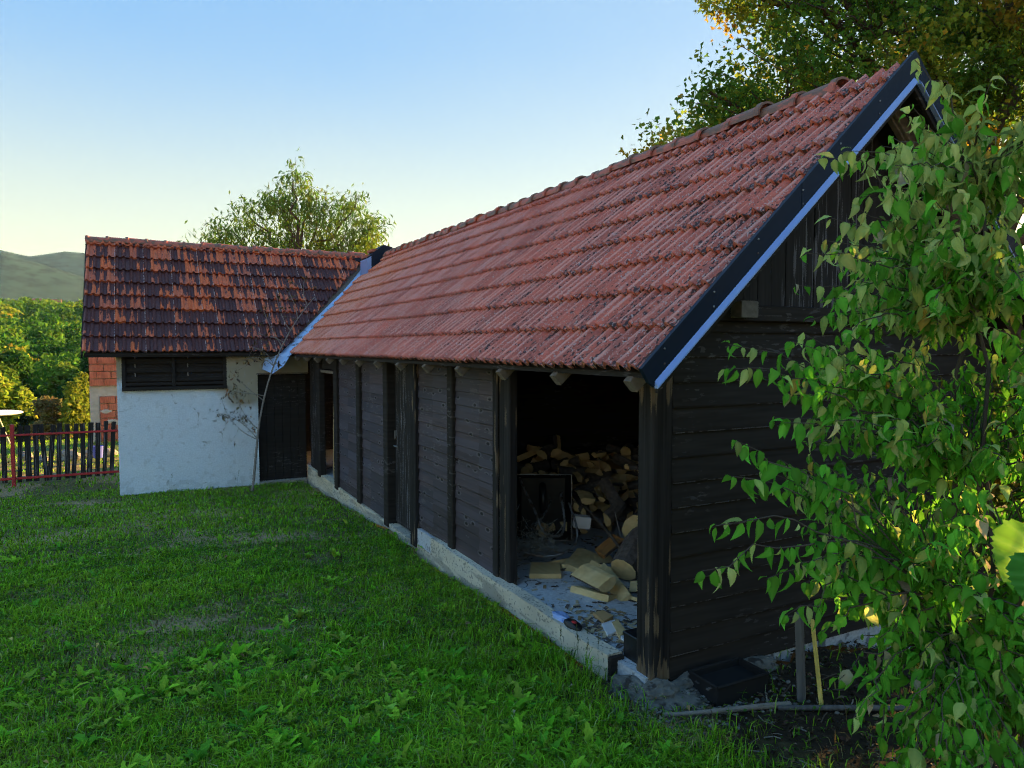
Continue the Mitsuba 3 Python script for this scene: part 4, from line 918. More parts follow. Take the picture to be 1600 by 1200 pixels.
def rosette_leaf(seed):
    """a long lobed leaf, jagged on both sides"""
    r = np.random.default_rng(seed); n = 9; t = np.linspace(0, 1, n)
    wd = .17 * np.sin(np.pi * t ** .8) ** .8 * (.75 + .5 * (np.arange(n) % 2)) + .012; wd[-1] = 0
    y = t; z = .28 * np.sin(t * 2.4) - .12 * t; v, f = [], []
    for k in range(n): v += [(-wd[k], y[k] + .03 * (k % 2), z[k] + .25 * wd[k]), (0, y[k], z[k]), (wd[k], y[k] + .03 * (k % 2), z[k] + .25 * wd[k] + r.uniform(-.02, .02))]
    for k in range(n - 1):
        p, q = 3 * k, 3 * k + 3; f += [[p, p + 1, q + 1], [p, q + 1, q], [p + 1, p + 2, q + 2], [p + 1, q + 2, q + 1]]
    return np.array(v), np.array(f)[:-1]
RL = [rosette_leaf(s) for s in range(4)] + [leaf_vf(1, .5, .2, .6, 6, wave=.1, seed=12), leaf_vf(1, .7, .15, .5, 6, wave=.1, seed=13)]
wm = MB(); wr_ = np.random.default_rng(23); cnt = 0
while cnt < 1700:
    a = math.radians(wr_.uniform(-14, 58)); R = 2.5 + 2.9 * wr_.random() ** 1.9
    if wr_.random() < .12: R = wr_.uniform(5, 10)
    x, y = R * math.sin(a), R * math.cos(a)
    dens = meshkit.fbm(np.array([[x * .8, y * .8, 0]]), 2, 44)[0]
    w, soil = bare(np.array([x]), np.array([y]))
    if soil[0] > .5 or not lawn_mask(x, y) or (dens < .46 and wr_.random() < .75): continue
    cnt += 1; k = wr_.integers(4, 9); typ = RL[wr_.integers(6)]
    h = np.r_[0:k] * 2 * np.pi / k + wr_.normal(0, .3, k); el = wr_.uniform(.25, .95, k)
    d = np.stack([np.cos(h) * np.cos(el), np.sin(h) * np.cos(el), np.sin(el)], -1)
    nn = np.stack([-np.cos(h) * np.sin(el), -np.sin(h) * np.sin(el), np.cos(el)], -1)
    c = jitter_col(pick([(.20, .50, .03), (.32, .58, .05), (.14, .42, .04), (.36, .54, .07)], [2, 2, 1, 1], 1, wr_).repeat(k, 0), k, .15, wr_)
    p = np.array([[x, y, float(gz(x, y))]]).repeat(k, 0)
    wm.add(*scatter(typ, mats(norm(d + wr_.normal(0, .18, d.shape)), nn, wr_.uniform(.6, 1.2, k) * wr_.choice([.05, .075, .10, .125], p=[.3, .35, .22, .13])), p, c))
single('weeds', wm, 'm_leaf', 'broad leaved weeds and dandelion rosettes in the foreground grass', 'weeds', kind='stuff', color=True)
# flowering grass stalks by the end of the kerb
gs = MB(); q = np.random.default_rng(29)
for (x, y, h) in ((2.68, 4.12, .36), (2.72, 4.02, .42), (2.66, 4.2, .3), (2.74, 3.95, .34), (2.64, 4.3, .28), (2.70, 4.1, .26), (.42, 14.16, .34), (.36, 14.2, .22), (1.55, 14.18, .3), (1.5, 14.12, .2)):
    b = gpt(x, y); l = q.normal(0, .06, 2); t = b + V(l[0], l[1], h); s = curve([b, (b + t) / 2 + V(*q.normal(0, .01, 3)), t], 8)
    gs.add(*tube_vf(s, .0011, 4), (.10, .16, .04)); e = s[-1]
    for j in range(9):
        p = s[-1] + (s[-3] - s[-1]) * j / 9 * .8; gs.add(*scatter(kite(.3), mats(norm(q.normal(size=(2, 3)) * .4 + V(0, 0, 1)), rnd_unit(2, q), [.02, .02]), p[None].repeat(2, 0), (.12, .13, .06)))
single('grass_stalks', gs, 'm_grass', 'tall seeding grass stalks at the end of the concrete kerb', 'grass', kind='stuff', color=True)
# litter on the dark soil
n = 9000; x = gr.uniform(2.2, 7.5, n); y = gr.uniform(.4, 3.62, n); w, soil = bare(x, y); k = (soil > .35) & (gr.random(n) < .9); x, y = x[k], y[k]; n = len(x)
lm = MB().add(*scatter(leaf_vf(1, .5, .5, 1.2, 4, wave=.3, seed=3), mats(norm(gr.normal(size=(n, 3)) * (1, 1, .3)), norm(gr.normal(size=(n, 3)) * .5 + V(0, 0, 1)), gr.uniform(.02, .065, n)), np.stack([x, y, gz(x, y) + gr.uniform(.003, .02, n)], -1),
                       jitter_col(pick([(.07, .045, .025), (.035, .022, .012), (.16, .11, .06), (.28, .22, .14), (.03, .05, .012)], [3, 5, 1.0, .4, .8], n, gr), n, .25, gr)))
n = 240; rr = np.sqrt(gr.uniform(2.6 ** 2, 11 ** 2, n)); a = gr.uniform(math.radians(-10), math.radians(48), n); x, y = rr * np.sin(a), rr * np.cos(a); k = lawn_mask(x, y); x, y = x[k], y[k]; n = len(x)
lm.add(*scatter(leaf_vf(1, .6, .5, 1.0, 4, wave=.3, seed=3), mats(norm(gr.normal(size=(n, 3)) * (1, 1, .3)), norm(gr.normal(size=(n, 3)) * .4 + V(0, 0, 1)), gr.uniform(.025, .06, n)), np.stack([x, y, gz(x, y) + gr.uniform(.03, .07, n)], -1), jitter_col(pick([(.22, .13, .06), (.36, .28, .08), (.12, .08, .05), (.4, .34, .22)], [3, 2, 2, 1], n, gr), n, .2, gr)))
for _ in range(260):
    x, y = gr.uniform(2.6, 6.5), gr.uniform(1.0, 3.5); p = gpt(x, y) + V(0, 0, .012); a = gr.uniform(0, np.pi); l = gr.uniform(.04, .22); d = V(math.cos(a), math.sin(a), gr.normal(0, .1)) * l
    lm.add(*tube_vf([p, p + d / 2 + gr.normal(0, .006, 3), p + d], gr.uniform(.0015, .005), 4), (.09, .07, .05) if gr.random() < .7 else (.25, .22, .18))
single('leaf_litter', lm, 'm_vertex', 'brown fallen leaves and twigs, thick on the dark soil under the bush', 'leaf litter', kind='stuff', color=True)
pebb = MB()
for _ in range(900):
    x, y = gr.normal(3.10, .40), gr.normal(3.38, .16)
    if y > 3.6 and x > 2.85: continue
    r = gr.uniform(.004, .014); m_ = trimesh.creation.icosphere(subdivisions=1); v = np.array(m_.vertices) * (1 + .5 * (meshkit.noise(np.array(m_.vertices) * 2 + gr.uniform(0, 99)) - .5))[:, None] * r * (1.3, 1, .7) + V(x, y, max(float(gz(x, y)), -.09 + .055 * math.exp(-((x - 3.05) / .3) ** 2 - ((y - 3.48) / .14) ** 2)) + r * .4)
    g_ = gr.uniform(.04, .26); pebb.add(v, np.array(m_.faces), (g_, g_ * .95, g_ * .86))
single('gravel', pebb, 'm_vertex', 'grey gravel and mortar crumbs at the foot of the corner post', 'gravel', kind='stuff', color=True)

# ------------------------------------------------------------------ fence and what lies behind it
fe = thing('picket_fence', 'black picket fence with red rails and one red post beside the outbuilding', 'fence')
FY = 16.3; q = np.random.default_rng(3)
x = -9.0; k = 0
while x < -.46:
    if abs(x + 2.22) > .05:
        l = q.normal(0, .018); b = float(gz(x, FY)); tp = .70 + q.normal(0, .012) + (-.0 if x > -3 else 0)
        put('picket', bar((x - l - .018, FY, b + .07 + q.normal(0, .01)), (x + l + .018, FY + q.normal(0, .004), tp), .082 + q.normal(0, .006), .022, .004, up=(0, 1, 0)), 'm_black_plank', fe)
    x += .1275 + q.normal(0, .004)
bs('m_red', lambda p, n, uv: mix((0.58, 0.035, 0.04), (0.40, 0.035, 0.035), fbm(p.x * 9, p.y * 9, p.z * 9)), 0.5, 0.4)
put('rail', bar((-9, FY - .03, .535), (-.46, FY - .03, .52), .03, .04), 'm_red', fe); put('rail', bar((-9, FY - .03, -.29), (-.46, FY - .03, -.31), .03, .045), 'm_red', fe)
put('post', bar((-2.22, FY - .07, -.55), (-2.22, FY - .07, .735), .075, .06), 'm_red', fe, label='red fence post')
put('post', bar((-5.2, FY - .07, -.55), (-5.2, FY - .07, .735), .075, .06), 'm_red', fe)
bh = thing('brick_shell', 'unfinished red block wall with a concrete beam behind the picket fence', 'building')
BX0, BY, q = -1.43, 24.9, np.random.default_rng(8)
put('mortar_core', box_vf((BX0 + .015, BY + .02, -1.2), (4.5, BY + .25, 1.80)), 'm_mortar', bh)
put('ring_beam', rough_box((BX0 - .01, BY - .01, .70), (4.5, BY + .24, 1.0), .2, .008, 5), 'm_mortar', bh)
put('column', rough_box((BX0 - .01, BY - .012, -1.2), (BX0 + .24, BY + .24, .698), .15, .008, 6), 'm_mortar', bh)
put('cap_slab', box_vf((BX0 + .5, BY - .04, 1.885), (3.2, BY + .3, 1.93)), 'm_mortar', bh)
for row in range(4):
    x = BX0 - (.0 if row % 2 == 0 else .22); zb = 1.015 + row * .222
    while x < .9:
        w_ = .42 + q.normal(0, .02); a0, a1 = max(x, BX0), x + w_ - .02
        if a1 - a0 > .06 and q.random() > .04: put('block', bar((a0, BY + q.normal(.02, .008), zb + .105), (a1, BY + q.normal(.02, .008), zb + .105), .2, .205, .008, up=(0, 1, 0)), 'm_brick', bh)
        x += w_
for row in range(7):
    x = BX0 + .26 - (.0 if row % 2 == 0 else .2); zb = -.85 + row * .222
    while x < .9:
        w_ = .42; a0, a1 = max(x, BX0 + .26), x + w_ - .02
        if a1 - a0 > .06 and zb + .21 < .70: put('block', bar((a0, BY + q.normal(.02, .006), zb + .105), (a1, BY + q.normal(.02, .006), zb + .105), .2, .205, .008, up=(0, 1, 0)), 'm_brick', bh)
        x += w_
sm = MB()
for k in range(4): sm.add(*lump((BX0 + .42 + .14 * k, BY - .075, .22 - .18 * k + q.normal(0, .06)), (.16, .02, .07), 20 + k, 2))
put('mortar_smear', sm, 'm_mortar', bh, smooth=True)
tb = thing('garden_table', 'white round garden table at the left edge behind the fence', 'table')
def disc(c, r, h, n=28, round_=.03):
    pr = [(0, -h), (r - round_ * 2.2, -h), (r - round_ * .4, -h * .4), (r, 0), (r - round_ * .3, h * .55), (r - round_, h), (0, h)]
    m = trimesh.creation.revolve(np.array(pr), sections=n); return np.array(m.vertices) + np.asarray(c), np.array(m.faces)
bs('m_white', lambda p, n, uv: mix((0.70, 0.70, 0.70), (0.80, 0.80, 0.80), fbm(p.x * 6, p.y * 6, p.z * 6)), 0.35, 0.5)
tc = V(-4.2, 26.1, .20)
put('table_top', disc(tc, .93, .035), 'm_white', tb, smooth=35)
for a in (0.5, 2.1, 3.7, 5.2): put('leg', bar(tc + V(math.cos(a) * .3, math.sin(a) * .3, -.04), V(tc[0] + math.cos(a) * .62, tc[1] + math.sin(a) * .62, float(gz(tc[0], tc[1]))), .028, .028), 'm_white', tb)
stn = [(-1.62, 20.2, .22), (-1.28, 20.5, .15), (-.80, 20.6, .17), (-2.6, 20.9, .16), (-2.2, 20.4, .12)]
bs('m_stone', lambda p, n, uv: mix((0.16, 0.16, 0.15), (0.34, 0.33, 0.31), fbm(p.x * 9, p.y * 9, p.z * 9)), 0.9, 0.2)
for i, (x, y, r) in enumerate(stn):
    single('rubble_stone', lump((x, y, float(gz(x, y)) + r * .5), (r, r * .8, r * .75), 50 + i, 2, .5), 'm_stone', ['largest grey rubble stone behind the picket fence', 'grey rubble stone beside the largest one behind the fence', 'grey rubble stone behind the fence nearest the outbuilding', 'grey rubble stone farthest left behind the fence', 'smallest grey rubble stone behind the fence'][i], 'stone', 'rubble behind the fence', smooth=25)
bk = thing('bucket', 'small blue bucket among the rubble behind the fence', 'bucket')
m_ = trimesh.creation.revolve(np.array([(0, 0), (.10, 0), (.135, .26), (.145, .26), (.145, .28), (.125, .28), (.095, .02), (0, .02)]), sections=20)
bs('m_blue', (0.10, 0.13, 0.55), 0.4, 0.5)
put('body', (np.array(m_.vertices) + V(-.98, 19.3, float(gz(-.98, 19.3)) + .12), np.array(m_.faces)), 'm_blue', bk, smooth=35)
put('handle', tube_vf([V(-.98, 19.3, float(gz(-.98, 19.3)) + .38) + V(.14 * math.cos(a), -.03, .10 * math.sin(a)) for a in np.linspace(0, np.pi, 9)], .006, 5), 'm_steel', bk)

# ------------------------------------------------------------------ firewood in the open bay
def log_geo(L, R, shape, seed):
    """a split log along +x: (vertices, faces, uv); uv.x tells bark from split wood"""
    r = np.random.default_rng(seed)
    if shape == 'round': a = np.linspace(0, 2 * np.pi, 11)[:-1]; rim = [(math.cos(t) * R * r.uniform(.93, 1.05), math.sin(t) * R * r.uniform(.93, 1.05)) for t in a]; bark = [1] * 10
    else:
        span = {'quarter': 1.5, 'half': 2.7, 'slab': 3.0, 'stick': 1.2}[shape]; t0 = -span / 2; a = np.linspace(t0, t0 + span, 6)
        rim = [(math.cos(t) * R * r.uniform(.95, 1.05), math.sin(t) * R * r.uniform(.95, 1.05)) for t in a]; bark = [1] * 5
        if shape in ('quarter', 'stick'): rim.append((R * .08, R * r.uniform(-.12, .12))); bark += [0, 0]
        elif shape == 'half': rim += [(R * .05, R * .4), (R * .12, -R * .4)]; bark += [0, 0, 0]
        else: rim += [(R * .5, R * .75), (R * .48, -R * .75)]; bark += [0, 0, 0]
    n = len(rim); v, f, uv = [], [], []
    xs = (-L / 2, -L * .15, L * .2, L / 2); bow = r.normal(0, .018, (4, 2)) * L; cut = r.normal(0, .06, 2) * R; shade = r.random() * .7 if seed >= 100 else (.9 if seed in (8, 11, 10) else .1)
    for k in range(n):
        p, q = rim[k], rim[(k + 1) % n]
        for s in range(3):
            b = len(v)
            for (xx, (y, z), o) in ((xs[s], p, bow[s]), (xs[s], q, bow[s]), (xs[s + 1], q, bow[s + 1]), (xs[s + 1], p, bow[s + 1])):
                v.append((xx + (cut[0] * y / R if abs(xx) > L * .4 else 0), y + o[0], z + o[1])); uv.append((1 - bark[k], shade))
            f += [[b, b + 2, b + 1], [b, b + 3, b + 2]]
    for xx, o, sgn in ((xs[0], bow[0], 1), (xs[3], bow[3], -1)):
        b = len(v)
        for y, z in rim: v.append((xx + cut[0] * y / R, y + o[0], z + o[1])); uv.append((1, shade * .9))
        for k in range(1, n - 1): f.append([b, b + k, b + k + 1] if sgn > 0 else [b, b + k + 1, b + k])
    return np.array(v), np.array(f), np.array(uv)
def log_mat(p, d, roll=0.0, up=(0, 0, 1)):
    a, b, d = frame(d, up); a, b = a * math.cos(roll) + b * math.sin(roll), -a * math.sin(roll) + b * math.cos(roll)
    m = np.eye(4); m[:3, 0], m[:3, 1], m[:3, 2], m[:3, 3] = d, a, b, p; return m
LOGS = []
for k in range(12):
    sh = ['quarter', 'quarter', 'half', 'quarter', 'slab', 'stick', 'round', 'quarter', 'half', 'stick', 'quarter', 'round'][k]
    v, f, uv = log_geo(.34 + .03 * (k % 3), (.085, .1, .09, .075, .1, .07, .055, .11, .08, .06, .09, .07)[k], sh, 100 + k)
    LOGS.append(mikit.ply((v, f), 'm_log', uv=uv))
def log_thing(label, p, q, R, shape, roll, seed, group=None, up=(0, 0, 1)):
    p, q = V(*p), V(*q); v, f, uv = log_geo(np.linalg.norm(q - p), R, shape, seed)
    k = thing('firewood_log', label, 'firewood', group)
    scene[k] = {**mikit.ply((v, f), 'm_log', uv=uv), 'to_world': T(log_mat((p + q) / 2, q - p, roll, up).tolist())}
log_thing('pale split log with a bark side at the front of the firewood on the floor', (3.332, 5.257, 0.100), (3.477, 4.887, 0.100), .17, 'quarter', -1.1, 1)
log_thing('pale split log lying on top of the bark sided log', (3.454, 5.322, 0.220), (3.470, 4.915, 0.220), .11, 'half', -1.2, 2)
log_thing('long pale three sided log leaning towards the kerb with its end facing the lawn', (3.780, 5.377, 0.200), (3.656, 4.829, 0.100), .15, 'quarter', -1.7, 3)
log_thing('pale wedge of wood just behind the long leaning log', (3.811, 5.646, 0.160), (3.985, 5.367, 0.100), .13, 'quarter', -1.4, 4)
log_thing('small pale log beside the corner post, upper of two', (3.796, 5.017, 0.140), (3.968, 4.831, 0.140), .11, 'quarter', -1.6, 5)
log_thing('small pale log beside the corner post, lower of two', (3.680, 4.861, 0.075), (3.781, 4.600, 0.075), .12, 'quarter', -1.3, 6)
log_thing('thick bark covered log standing aslant by the corner post', (3.850, 5.214, 0.163), (4.204, 5.381, 0.388), .13, 'round', 0, 7)
log_thing('orange brown wedge of wood in the middle of the firewood heap', (3.898, 5.643, 0.212), (4.126, 5.645, 0.334), .085, 'slab', -1.5, 8)
log_thing('big round log with its rough tan end facing the lawn', (4.315, 5.605, 0.372), (4.819, 6.071, 0.272), .155, 'round', 0, 9)
log_thing('orange split log under the big round log', (4.162, 5.504, 0.174), (4.510, 5.545, 0.116), .14, 'quarter', -1.5, 10)
log_thing('tan stick of wood slanting across the middle of the firewood heap', (4.532, 6.471, 0.706), (4.553, 6.221, 0.480), .075, 'slab', 3.0, 11)
log_thing('short pale log below the slanting tan stick', (4.287, 6.128, 0.377), (4.541, 6.229, 0.508), .095, 'half', 3.2, 12)
for i, (u, t) in enumerate((((4.259, 6.379, 0.564), .085), ((4.464, 6.384, 0.542), .05), ((4.171, 6.420, 0.480), .07), ((4.176, 6.302, 0.434), .06))):
    log_thing(['pale square sawn log end, upper of the four in the dark heap', 'small pale log end right of the square one in the dark heap', 'dim pale log end left in the group of four', 'pale log end at the bottom of the group of four'][i], u, (u[0] + .12, u[1] + .32, u[2] + .03), t, 'half', -1.5 + .4 * i, 13 + i)
log_thing('flat pale log lying on top of the heap beside the corner post', (4.576, 6.121, 0.893), (4.944, 6.041, 0.876), .065, 'slab', 1.5, 20)
log_thing('small pale log at the very top of the heap', (4.656, 6.870, 0.900), (4.820, 6.897, 0.899), .07, 'quarter', 1.4, 21)
log_thing('long bark slab with a pale end on the floor behind the flat board', (3.341, 5.907, 0.080), (3.732, 5.843, 0.080), .09, 'slab', -1.4, 22)
log_thing('greenish pale log on the floor behind the bark sided log', (3.643, 5.714, 0.090), (4.019, 6.037, 0.120), .11, 'half', -1.4, 23)
log_thing('pale bark edged log lying behind the front logs', (3.932, 5.882, 0.080), (4.183, 5.850, 0.080), .10, 'half', -1.4, 24)
pr = np.random.default_rng(61)
# the heap behind: rows of logs against the partition and the back wall, slumping towards the floor
for k in range(120):
    x = pr.uniform(3.75, 6.3); front = 6.75 + .25 * (5.0 - x) * (x < 5); y = pr.uniform(max(6.35, front), 7.75); ztop = np.clip(.10 + (y - 6.3) * .52 + (x - 3.75) * .16, .10, .80)
    z = .10 + ztop * pr.random() ** .55
    k_ = thing('firewood_log', 'dim split log in the dark heap at the back of the bay', 'firewood', 'split logs in the dark heap')
    d = norm(V(pr.normal(0, .6), 1 if pr.random() < .7 else pr.normal(0, .6), pr.normal(0, .22)))
    scene[k_] = {**LOGS[pr.integers(12)], 'to_world': T(log_mat(V(x, y, z), d, pr.uniform(0, 6.3)).tolist())}
cv, cf, cu, cn = [], [], [], 0   # logs buried in the heap, which carry those in view
for k in range(150):
    x, y = pr.uniform(3.8, 6.4), pr.uniform(6.7, 7.85); zt = np.clip(.02 + (y - 6.4) * .48 + (x - 3.8) * .14, .08, .64)
    v, f, uv = log_geo(.36, pr.uniform(.07, .1), 'half', 300 + k); m_ = log_mat(V(x, y, .09 + zt * pr.random() * .9), norm(V(pr.normal(0, .4), 1, pr.normal(0, .1))), pr.uniform(0, 6.3))
    cv.append(v @ m_[:3, :3].T + m_[:3, 3]); cf.append(f + cn); cu.append(uv); cn += len(v)
k = thing('firewood_heap', 'mass of firewood under the loose logs at the back of the bay', 'firewood heap', kind='stuff')
scene[k] = mikit.ply((np.vstack(cv), np.vstack(cf)), 'm_log', uv=np.vstack(cu))
def flat_board(name, label, cat, pts, th, bsdf, z0):
    poly = [(p[0], p[1]) for p in pts]
    k = thing(name, label, cat); put(name, prism(poly, z0, z0 + th, 2), bsdf, tag=k)
bs('m_tub', (0.018, 0.018, 0.019), 0.8, 0.2)
bs('m_pale_wood', lambda p, n, uv: mix((0.52, 0.36, 0.15), (0.66, 0.49, 0.24), fbm(p.x * 30, p.y * 4, p.z * 20)), 0.7, 0.3)
bs('m_yellow_wood', lambda p, n, uv: mix((0.60, 0.44, 0.08), (0.70, 0.54, 0.14), fbm(p.x * 40, p.y * 40, p.z * 4)), 0.7, 0.3)
bs('m_grey_wood', lambda p, n, uv: mix((0.06, 0.06, 0.062), (0.17, 0.165, 0.16), fbm(p.x * 50, p.y * 50, p.z * 3)), 0.8, 0.3)
bs('m_cardboard', lambda p, n, uv: mix((0.40, 0.24, 0.10), (0.52, 0.34, 0.16), fbm(p.x * 20, p.y * 20, p.z * 20)), 0.85, 0.2)
bs('m_black_plastic', (0.012, 0.012, 0.013), 0.4, 0.4)
flat_board('board', 'flat pale board lying on the concrete floor near the bay post', 'board', [(3.163, 5.727, 0.034), (3.429, 5.589, 0.034), (3.594, 5.895, 0.034), (3.358, 6.041, 0.034)], .045, 'm_pale_wood', .034)
# white foam block, poles, stick
k = thing('foam_block', 'small white foam block lying on the firewood', 'foam block')
put('foam_block', rough_box((-.085, -.06, -.06), (.085, .06, .06), .05, .006, 9), 'm_white', tag=k, smooth=30); scene[k]['to_world'] = T(log_mat(V(*(4.022, 6.153, 0.381)), V(.9, -.42, -.12)).tolist())
single('branch', tube_vf(curve([(4.001, 6.062, 0.557), (4.032, 5.696, 0.372), (4.004, 5.364, 0.233), (3.973, 5.033, 0.091)], 10), np.linspace(.011, .02, 10), 6), 'm_bark', 'long thin branch slanting over the firewood down to the corner post', 'branch', smooth=True)
single('branch', tube_vf(curve([(4.215, 5.835, 0.527), (4.182, 5.733, 0.410), (4.178, 5.672, 0.295)], 6), np.linspace(.006, .004, 6), 5), 'm_twig', 'short thin twig standing in the firewood above the long branch', 'branch', smooth=True)
# upturned wheelbarrow
wbk = thing('wheelbarrow', 'old wheelbarrow tipped up on end beside the firewood, bent tube frame towards the lawn', 'wheelbarrow')
o0 = V(*(3.826, 6.600, 0.480)); ax, az_ = norm(V(.887, -.462, 0)), V(0, 0, 1); ay = np.cross(az_, ax)
pan = []
for (w_, h_, d_) in ((.30, .36, .0), (.24, .29, .16)):
    for sx, sz in ((-1, -1), (1, -1), (1, 1), (-1, 1)): pan.append(o0 + ax * w_ * sx + az_ * (h_ * sz - .02) + ay * d_)
put('tray', (np.array(pan), np.array([[4, 5, 6, 7], [0, 1, 5, 4], [1, 2, 6, 5], [2, 3, 7, 6], [3, 0, 4, 7]])), 'm_black_plastic', wbk)
put('tray_rim', tube_vf([pan[0], pan[1], pan[2], pan[3], pan[0]], .010, 6), 'm_steel', wbk)
put('frame', tube_vf(curve([(3.459, 6.473, 0.841), (3.465, 6.290, 0.659), (3.479, 6.101, 0.455), (3.497, 6.030, 0.359), (3.564, 5.993, 0.321), (3.669, 5.995, 0.320), (3.759, 6.068, 0.449), (3.846, 6.262, 0.681)], 24), .013, 7), 'm_steel', wbk, smooth=True)
put('stand', tube_vf(curve([(3.334, 6.406, 0.524), (3.289, 6.250, 0.346), (3.261, 6.088, 0.214), (3.386, 5.963, 0.160), (3.609, 5.848, 0.185), (3.744, 5.839, 0.259), (3.790, 5.877, 0.359), (3.814, 5.986, 0.500), (3.829, 6.097, 0.607)], 30), .012, 7), 'm_steel', wbk, smooth=True)
put('brace', tube_vf([(3.485, 6.099, 0.455), (3.594, 6.159, 0.527), (3.750, 6.309, 0.614)], .011, 6), 'm_steel', wbk)
wh = trimesh.creation.torus(.13, .035, 24, 10); m_ = log_mat(V(*(3.692, 6.395, 0.617)), ax); put('wheel', (np.array(wh.vertices) @ m_[:3, :3][:, [1, 2, 0]].T + m_[:3, 3], np.array(wh.faces)), 'm_black_plastic', wbk, smooth=True)
tg = MB(); tr = np.random.default_rng(4)
for j in range(170):
    p = V(*(3.352, 5.928, 0.212)) + ax * tr.normal(0, .10) + V(0, 0, abs(tr.normal(0, .12))); d = norm(tr.normal(size=3) + V(0, 0, .6)) * tr.uniform(.06, .2); tg.add(*tube_vf([p, p + d * .5 + tr.normal(0, .01, 3), p + d], .0028, 4), (.22, .24, .23) if tr.random() < .5 else (.1, .09, .07))
single('twig_heap', tg, 'm_vertex', 'heap of dry grey twigs in front of the wheelbarrow', 'twigs', kind='stuff', color=True)
# things on the floor near the kerb
k = thing('shoe', 'dark shoe with a red mark lying on the floor behind the kerb', 'shoe')
put('body', lump((2.882, 4.527, 0.065), (.05, .105, .042), 3, 3, .15), 'm_black_plastic', k, smooth=True)
put('patch', lump((2.857, 4.469, 0.115), (.018, .03, .006), 4, 2, .1), 'm_red', k, smooth=True)
single('plastic_bag', lump((2.891, 4.681, 0.055), (.05, .14, .045), 12, 3, .5), 'm_drip', 'crumpled pale blue plastic bag behind the kerb', 'bag', smooth=True)
for i, (a, b, c, d_, bsd, lab) in enumerate((((3.173, 4.686, 0.034), (3.278, 4.694, 0.034), (3.272, 4.544, 0.034), (3.148, 4.490, 0.034), 'm_cardboard', 'brown torn cardboard scrap on the floor, farthest of the scraps'), ((3.116, 4.478, 0.034), (3.265, 4.517, 0.034), (3.166, 4.313, 0.034), (3.033, 4.275, 0.034), 'm_white', 'white paper scrap on the floor between the cardboard pieces'),
                                           ((3.202, 4.463, 0.034), (3.261, 4.461, 0.034), (3.194, 4.271, 0.034), (3.081, 4.197, 0.034), 'm_pale_wood', 'pale wood offcut on the floor among the scraps'), ((3.095, 4.216, 0.034), (3.231, 4.225, 0.034), (3.200, 4.084, 0.034), (3.072, 4.075, 0.034), 'm_white', 'white sheet scrap on the floor by the corner post'))):
    v, f = prism([a[:2], b[:2], c[:2], d_[:2]], .034, .05 if i in (0, 2) else .040, 2); v = v + np.array([0, 0, 1]) * (.022 * (meshkit.noise(v * 9 + i) )[:, None] * (v[:, 2:3] > .036))
    single(['cardboard_scrap', 'paper_scrap', 'wood_offcut', 'paper_scrap'][i], (v, f), bsd, lab, ['cardboard', 'paper', 'wood', 'paper'][i])
ch = MB(); cr_ = np.random.default_rng(14)
for j in range(700):
    x, y = cr_.uniform(2.98, 4.6), cr_.uniform(3.75, 6.9)
    if cr_.random() < .5: x, y = 3.15 + cr_.normal(0, .14), 4.35 + cr_.normal(0, .3)
    if x < 2.95: continue
    l = cr_.uniform(.008, .04); v, f = box_vf((-l, -l * .35, 0), (l, l * .35, l * .12)); a = cr_.uniform(0, 6.3); R2 = np.array([[math.cos(a), -math.sin(a), 0], [math.sin(a), math.cos(a), 0], [0, 0, 1]])
    ch.add(v @ R2.T + V(x, y, .034), f, [(.30, .2, .1), (.06, .05, .045), (.5, .4, .24), (.12, .10, .09)][cr_.integers(4)])
single('wood_chips', ch, 'm_vertex', 'wood chips and bark crumbs scattered over the concrete floor', 'wood chips', kind='stuff', color=True)
k = thing('black_case', 'small black case with pale printed marks at the foot of the corner post', 'case')
c0 = V(3.02, 3.88, .034)
put('body', rough_box(c0 + V(-.07, -.09, 0), c0 + V(.07, .09, .155), .06, .002, 3), 'm_black_plastic', k, smooth=30)
put('lid', bar(c0 + V(0, -.094, .165), c0 + V(0, .094, .165), .15, .022), 'm_black_plastic', k)
yl = c0[1] - .0925
tor = trimesh.creation.torus(.017, .003, 20, 6); put('ring_mark', (np.array(tor.vertices)[:, [0, 2, 1]] + V(c0[0] - .02, yl, .075), np.array(tor.faces)), 'm_white', k)
put('knob', lump((c0[0] - .02, yl, .075), (.006, .004, .006), 1, 2, .05), 'm_white', k)
for j, (a, b, zz) in enumerate(((-.04, .0, .135), (-.045, -.01, .12), (-.03, .01, .112))): put('print_line', box_vf((c0[0] + a, yl - .002, zz), (c0[0] + b, yl + .003, zz + .005)), 'm_white', k)
single('white_plank', bar((3.198, 4.082, 0.040), (3.16, 3.78, .62), .11, .02, .003, up=(.6, 1, 0)), 'm_white', 'white plank standing behind the corner post', 'plank')
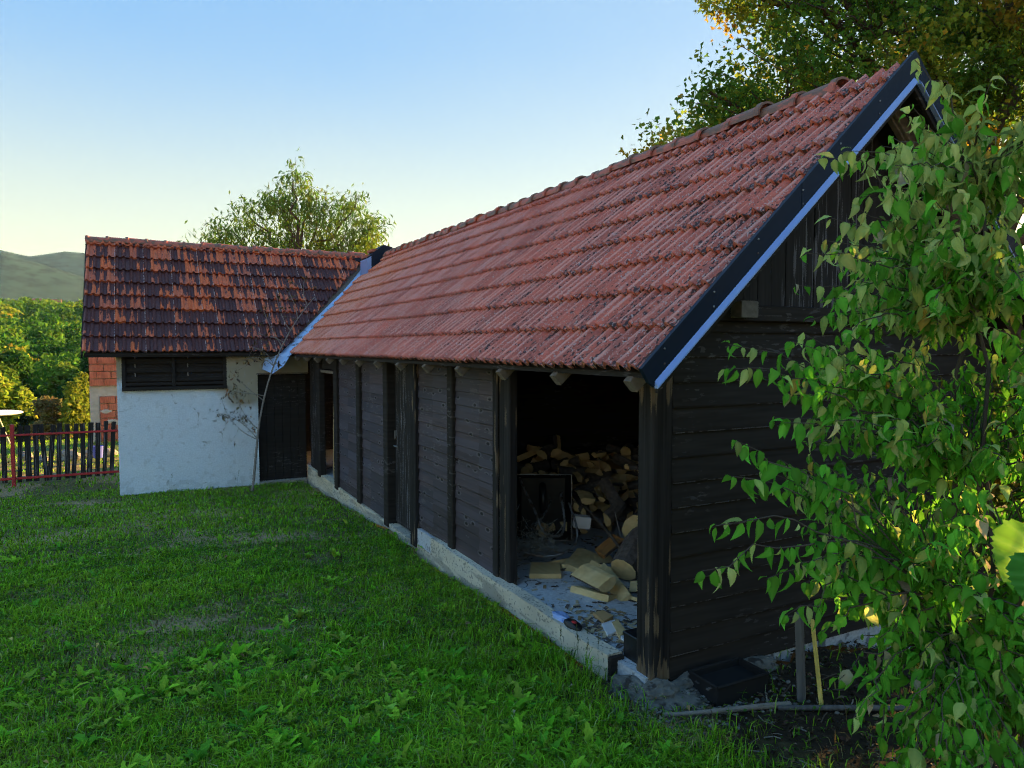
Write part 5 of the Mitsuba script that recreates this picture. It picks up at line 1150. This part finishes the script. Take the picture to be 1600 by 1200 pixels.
# outside by the gable
single('yellow_lath', bar((3.76, 2.98, -.08), (3.934, 3.207, 0.378), .042, .022, .003, up=(.5, -1, 0)), 'm_yellow_wood', 'bright yellow wooden lath leaning below the bush', 'lath')
single('grey_stake', bar((3.70, 3.08, -.12), (3.68, 3.10, .50), .058, .045, .006, up=(.5, -1, 0)), 'm_grey_wood', 'grey weathered stake standing left of the yellow lath', 'stake')
single('pole', tube_vf(curve([(2.775, 3.329, -0.050), (3.032, 3.195, -0.030), (3.422, 3.103, -0.045), (3.567, 3.057, -0.050)], 12), np.linspace(.012, .021, 12), 8), 'm_twig', 'grey peeled pole on the ground pointing at the corner post', 'pole', smooth=True)
single('pole', tube_vf(curve([(3.468, 3.064, -0.050), (3.776, 2.871, -0.035), (4.144, 2.690, -0.040)], 10), np.linspace(.016, .018, 10), 8), 'm_grey_wood', 'straight grey pole on the ground under the bush', 'pole', smooth=True)
k = thing('black_crate', 'low black crate added in place of the dark recess at the foot of the gable', 'crate')
cx0, cx1, cy0, cy1, cz0, cz1 = 3.16, 3.60, 3.27, 3.53, -.12, .055  # black crate added in place of a dark recess
for nme, a, b in (('side', (cx0, cy0, cz0), (cx1, cy0 + .012, cz1)), ('side', (cx0, cy1 - .012, cz0), (cx1, cy1, cz1)), ('side', (cx0, cy0 + .013, cz0), (cx0 + .012, cy1 - .013, cz1)), ('side', (cx1 - .012, cy0 + .013, cz0), (cx1, cy1 - .013, cz1)), ('bottom', (cx0 + .013, cy0 + .013, cz0), (cx1 - .013, cy1 - .013, cz0 + .135))): put(nme, box_vf(a, b), 'm_tub', k)
put('rim', tube_vf([(cx0, cy0, cz1), (cx1, cy0, cz1), (cx1, cy1, cz1), (cx0, cy1, cz1), (cx0, cy0, cz1)], .011, 6), 'm_tub', k)
# in the open doorway
single('wooden_pole', tube_vf(curve([(3.02, 12.72, -.17), (3.03, 12.74, .9), (3.05, 12.72, 1.72)], 8), .018, 8), 'm_pale_wood', 'tall wooden pole standing in the open doorway', 'pole', smooth=True)
k = thing('sawhorse_leg', 'narrow grey board with a crosspiece standing in the open doorway', 'board')
put('upright', bar((3.06, 12.33, -.17), (3.06, 12.33, .53), .03, .10, .004, up=(0, 1, 0)), 'm_grey_wood', k); put('crosspiece', bar((3.05, 12.25, .55), (3.05, 12.48, .55), .05, .03, .004), 'm_grey_wood', k)
